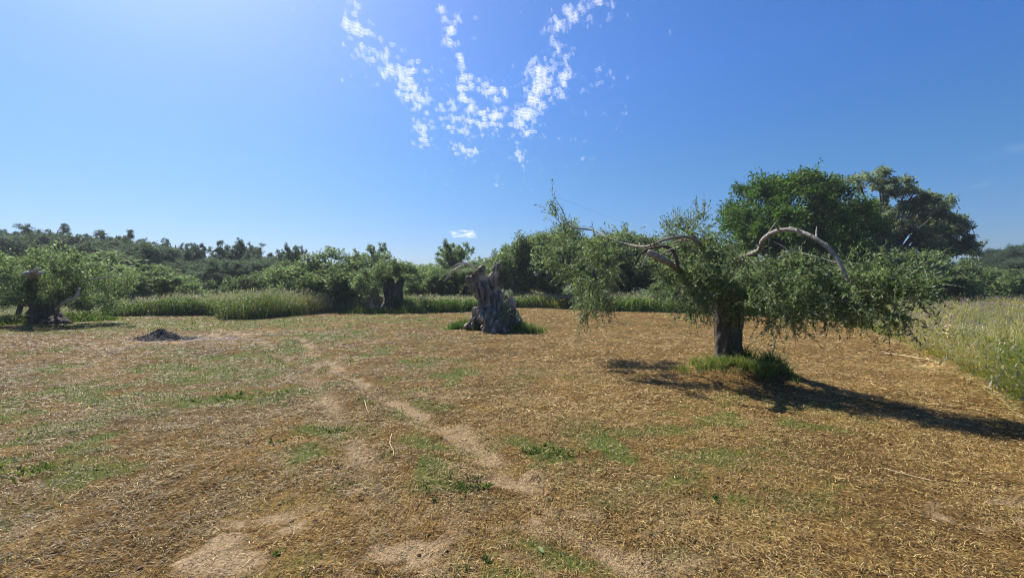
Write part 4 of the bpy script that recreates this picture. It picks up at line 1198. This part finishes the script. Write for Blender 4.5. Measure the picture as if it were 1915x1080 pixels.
DK = [(0.062, 0.100, 0.025), (0.100, 0.140, 0.034), (0.050, 0.075, 0.023)]
BR = [(0.138, 0.172, 0.038), (0.188, 0.221, 0.051), (0.100, 0.131, 0.038)]
weed(868, 908, .16, 60, 'broad dark green weed clump on the strip between the wheel tracks, near the bottom centre', DK, .065)
weed(1038, 846, .20, 60, 'spreading green weed patch right of the pale wheel track in the lower middle', BR[:1] + DK, .07)
weed(430, 746, .26, 80, 'bright yellow green weed clump in the greenest patch left of the wheel tracks', BR, .085)
weed(523, 742, .14, 30, 'small green weed just right of the brightest green clump', BR, .07)
weed(522, 830, .07, 14, 'little dark weed on the brown soil left of the wheel tracks', DK, .06)
weed(632, 802, .09, 20, 'small fresh green weed beside the left wheel track', BR[:1] + DK, .065)
weed(1345, 932, .09, 20, 'lone dark weed in the straw at the lower right', DK, .06)
weed(520, 1030, .035, 7, 'tiny green sprout in the bare dusty soil at the bottom left', BR, .04)
weed(900, 1056, .05, 12, 'dark little weed at the bottom edge below centre', DK, .05)
weed(40, 890, .22, 50, 'bright grass weed clump near the left edge of the foreground', BR, .085)
weed(1688, 633, .14, 18, 'dark broad leaved weed on the straw before the dry meadow edge at right', DK, .16)

def straw_pile():
    x, y = G(1790, 686)
    o = np.array([x, y, zl(x, y)])
    rng = np.random.default_rng(44)
    g = Geo()
    n = 1500
    P = np.stack([rng.normal(0, .32, n), rng.normal(0, .16, n), np.zeros(n)], 1)
    q = (P[:, 0] / .45) ** 2 + (P[:, 1] / .25) ** 2
    P[:, 2] = rng.uniform(0, 1, n) * .13 * np.exp(-q) + .008
    D = nrm(np.stack([rng.normal(0, 1, n), rng.normal(0, .45, n), rng.normal(0, .12, n)], 1))
    L = rng.uniform(.12, .4, n)
    P = P - D * L[:, None] / 2
    P[:, 2] = np.maximum(P[:, 2], .005)
    V, Q, C = leaf_quads(P, D, L, np.full(n, .010), pick([(.62, .47, .22), (.50, .36, .16), (.70, .56, .30)], [1, 1, 1], n, rng), rng)
    e = thing('straw_pile', o, 'flattened heap of golden straw at the foot of the meadow on the right', 'straw pile')
    link('straw_stems', g_mesh(V, Q, C), M_STRAW, e)

def g_mesh(V, Q, C):
    g = Geo(); g.add(V, Q, C)
    return g.mesh('straw_stems')
straw_pile()

def stalk(pts, rad, label, mat=None, name='dry_stalk', lift=.012):
    P = []
    for px, py in pts:
        x, y = G(px, py); P.append(np.array([x, y, zl(x, y) + lift]))
    o = P[0]
    s = tubes(name, [(P, np.linspace(rad, rad * .6, len(P)))], None, mat or M_PALE, o, rough=.08, sides=6)
    s.location = [float(c) for c in o]
    return tag(s, label, 'stalk', 'loose dry stalks')
M_PALE = bark_mat('dry_stalk', (.45, .34, .18), (.66, .54, .34), 20, .5, .2)
stalk([(1655, 659), (1690, 663), (1745, 672), (1775, 678)], .014, 'long pale stalk lying beside the golden straw heap')
stalk([(733, 816), (729, 830), (736, 846), (735, 853)], .004, 'short bent pale stalk in the left wheel track')
stalk([(682, 758), (686, 772), (690, 779)], .004, 'short pale stalk lying higher up in the left wheel track')
stalk([(1660, 880), (1700, 888), (1745, 899)], .005, 'thin straight golden stalk lying in the lower right field')
e_ = (1779, 668)
def tall_stalk():
    x, y = G(1776, 682)
    o = np.array([x, y, zl(x, y)])
    t = thing('dead_weed', o, 'upright bleached dead weed stalk at the meadow edge above the straw heap', 'dead weed')
    tubes('stem', [([o + [0, 0, -.03], o + [.01, 0, .35], o + [-.02, 0, .75], o + [.02, .0, 1.05]], [.014, .012, .009, .004])], t, M_PALE, o, sides=6)
    rng = np.random.default_rng(9)
    g = Geo()
    n = 160
    z = rng.uniform(.0, 1.05, n)
    P = np.stack([rng.normal(0, .015, n), rng.normal(0, .015, n), z], 1)
    D = rng.normal(size=(n, 3)) * [1, 1, .4] + [0, 0, -.2]
    L = rng.uniform(.05, .2, n)
    V, Q, C = leaf_quads(P, D, L, L * .12, pick([(.6, .46, .24), (.5, .36, .18)], [1, 1], n, rng), rng)
    g.add(V, Q, C)
    link('dry_leaves', g.mesh('dry_leaves'), M_STRAW, t)
tall_stalk()

def fallen_leaf():
    x, y = G(1015, 1040)
    V = np.array([(0, 0, .01), (.02, .012, .022), (.028, .045, .03), (.02, .08, .034), (0, .1, .026), (-.016, .07, .03), (-.022, .035, .026), (-.014, .01, .02), (0, .05, .02)])
    Q = np.array([(0, 1, 2, 8), (2, 3, 4, 8), (4, 5, 6, 8), (6, 7, 0, 8)])
    l = link('fallen_leaf', np_mesh('fallen_leaf', V, Q, np.tile([.24, .30, .13], (9, 1)), True), M_GRASS)
    l.location = (x, y, zl(x, y) + .004)
    l.scale = (.6, .6, .35)
    l.rotation_euler = (.1, .15, .5)
    tag(l, 'single pale green leaf lying on the straw at the bottom centre', 'leaf')
fallen_leaf()

# ------------------------------------------------------------------ clouds: a thin broken sheet high up
def cloud_patch(xr, yr, step, arms, k, lift, thin=1.0):
    H = 900.0
    X, Y = np.meshgrid(np.arange(*xr, step), np.arange(*yr, step * 1.6))
    px = CX + F * X / Y; py = HY - F * (H - EYE) / Y
    m = np.zeros(X.shape)
    for pts, w in arms:
        d = seg_dist(px, py, pts)
        m = np.maximum(m, np.exp(-(d / w) ** 2))
    f = fbm(X / 30 / k, Y / 42 / k, 0, 6, 140, .74)
    f2 = noise3(X / 130, Y / 170, 0, 150)
    den = (f - .5) * 4.6 + (f2 - .5) * .9 + m * 1.2 - .80 + lift
    q = den[:-1, :-1]
    cell = (den[:-1, :-1] > 0) | (den[1:, :-1] > 0) | (den[:-1, 1:] > 0) | (den[1:, 1:] > 0)
    idx = np.arange(X.size).reshape(X.shape)
    Q = np.stack([idx[:-1, :-1], idx[:-1, 1:], idx[1:, 1:], idx[1:, :-1]], -1)[cell]
    used, inv = np.unique(Q, return_inverse=True)
    Q = inv.reshape(-1, 4)
    dn = np.clip(den.ravel()[used], 0, None)
    x, y = X.ravel()[used], Y.ravel()[used]
    th = 10 * sstep(0, .7, dn)
    lower = np.stack([x, y, H - th * .4], 1); upper = np.stack([x, y, H + th + .5], 1)
    n = len(used)
    V = np.concatenate([lower, upper]); Qa = np.concatenate([Q[:, ::-1], Q + n])
    return V, Qa, np.concatenate([dn, dn]) * thin

def clouds():
    arms = [([(655, 40), (690, 85), (745, 115), (770, 165), (810, 200), (860, 225)], 34), ([(838, 45), (850, 75)], 18), ([(822, 12), (826, 16)], 9), ([(864, 112), (868, 150), (862, 190), (900, 215)], 19),
            ([(1110, 0), (1060, 40), (1035, 80), (1018, 115), (1000, 170), (985, 215), (980, 240)], 30), ([(790, 185), (840, 220), (900, 235)], 26),
            ([(1060, 90), (1062, 130), (1045, 170)], 14), ([(780, 230), (790, 262)], 14), ([(845, 275), (890, 285)], 14), ([(968, 272), (975, 300)], 10), ([(905, 160), (940, 185), (925, 230)], 18)]
    g = Geo()
    for args in (((-760, 620), (1330, 4300), 2.7, arms, 1.0, 0.0),
                 ((-1150, -650), (7400, 8900), 11.0, [([(852, 440), (868, 436), (886, 441)], 11)], 3.5, .28, .7),
                 ((-1950, -1500), (8300, 9600), 14.0, [([(762, 440), (790, 437)], 7)], 4.0, -.05, .3),
                 ((3000, 4600), (2700, 3600), 9.0, [([(1830, 296), (1915, 276)], 12)], 7.0, -.05, .16),
                 ((3600, 5200), (3900, 5000), 12.0, [([(1740, 362), (1850, 344)], 10)], 8.0, -.05, .16)):
        V, Q, a = cloud_patch(*args)
        g.add(V, Q, np.stack([a, a, a], 1))
    me = g.mesh('clouds', True)
    mt, t, b, out = new_mat('cloud')
    at = nd(t, 'ShaderNodeAttribute', attribute_name='Col')
    mr = nd(t, 'ShaderNodeMapRange', interpolation_type='SMOOTHSTEP')
    mr.inputs['From Max'].default_value = 1.7; mr.inputs['To Max'].default_value = .52
    t.links.new(at.outputs['Fac'], mr.inputs['Value'])
    t.nodes.remove(b)
    df = nd(t, 'ShaderNodeBsdfDiffuse'); df.inputs[0].default_value = (.78, .79, .82, 1)
    tl = nd(t, 'ShaderNodeBsdfTranslucent'); tl.inputs[0].default_value = (.78, .79, .82, 1)
    mx = nd(t, 'ShaderNodeMixShader'); mx.inputs[0].default_value = .7
    t.links.new(df.outputs[0], mx.inputs[1]); t.links.new(tl.outputs[0], mx.inputs[2])
    tp = nd(t, 'ShaderNodeBsdfTransparent')
    m2 = nd(t, 'ShaderNodeMixShader')
    t.links.new(mr.outputs[0], m2.inputs[0]); t.links.new(tp.outputs[0], m2.inputs[1]); t.links.new(mx.outputs[0], m2.inputs[2])
    t.links.new(m2.outputs[0], out.inputs[0])
    tag(link('clouds', me, mt), 'small broken white clouds in a ragged V high in the sky', 'clouds', kind='stuff')
clouds()

# ------------------------------------------------------------------ the air over the grove
def haze():
    bm = bmesh.new()
    bmesh.ops.create_cube(bm, size=1)
    me = bpy.data.meshes.new('haze'); bm.to_mesh(me); bm.free()
    m, t, b, out = new_mat('haze')
    t.nodes.remove(b)
    v = nd(t, 'ShaderNodeVolumePrincipled')
    v.inputs['Color'].default_value = (.80, .88, 1.0, 1)
    v.inputs['Density'].default_value = HAZE
    v.inputs['Anisotropy'].default_value = .3
    t.links.new(v.outputs[0], out.inputs['Volume'])
    o = link('haze', me, m)
    o.scale = (700, 480, 26)
    o.location = (0, 180, 10.5)
    tag(o, 'thin pale haze hanging over the whole grove', 'haze', kind='stuff')
HAZE = 0.0005
haze()
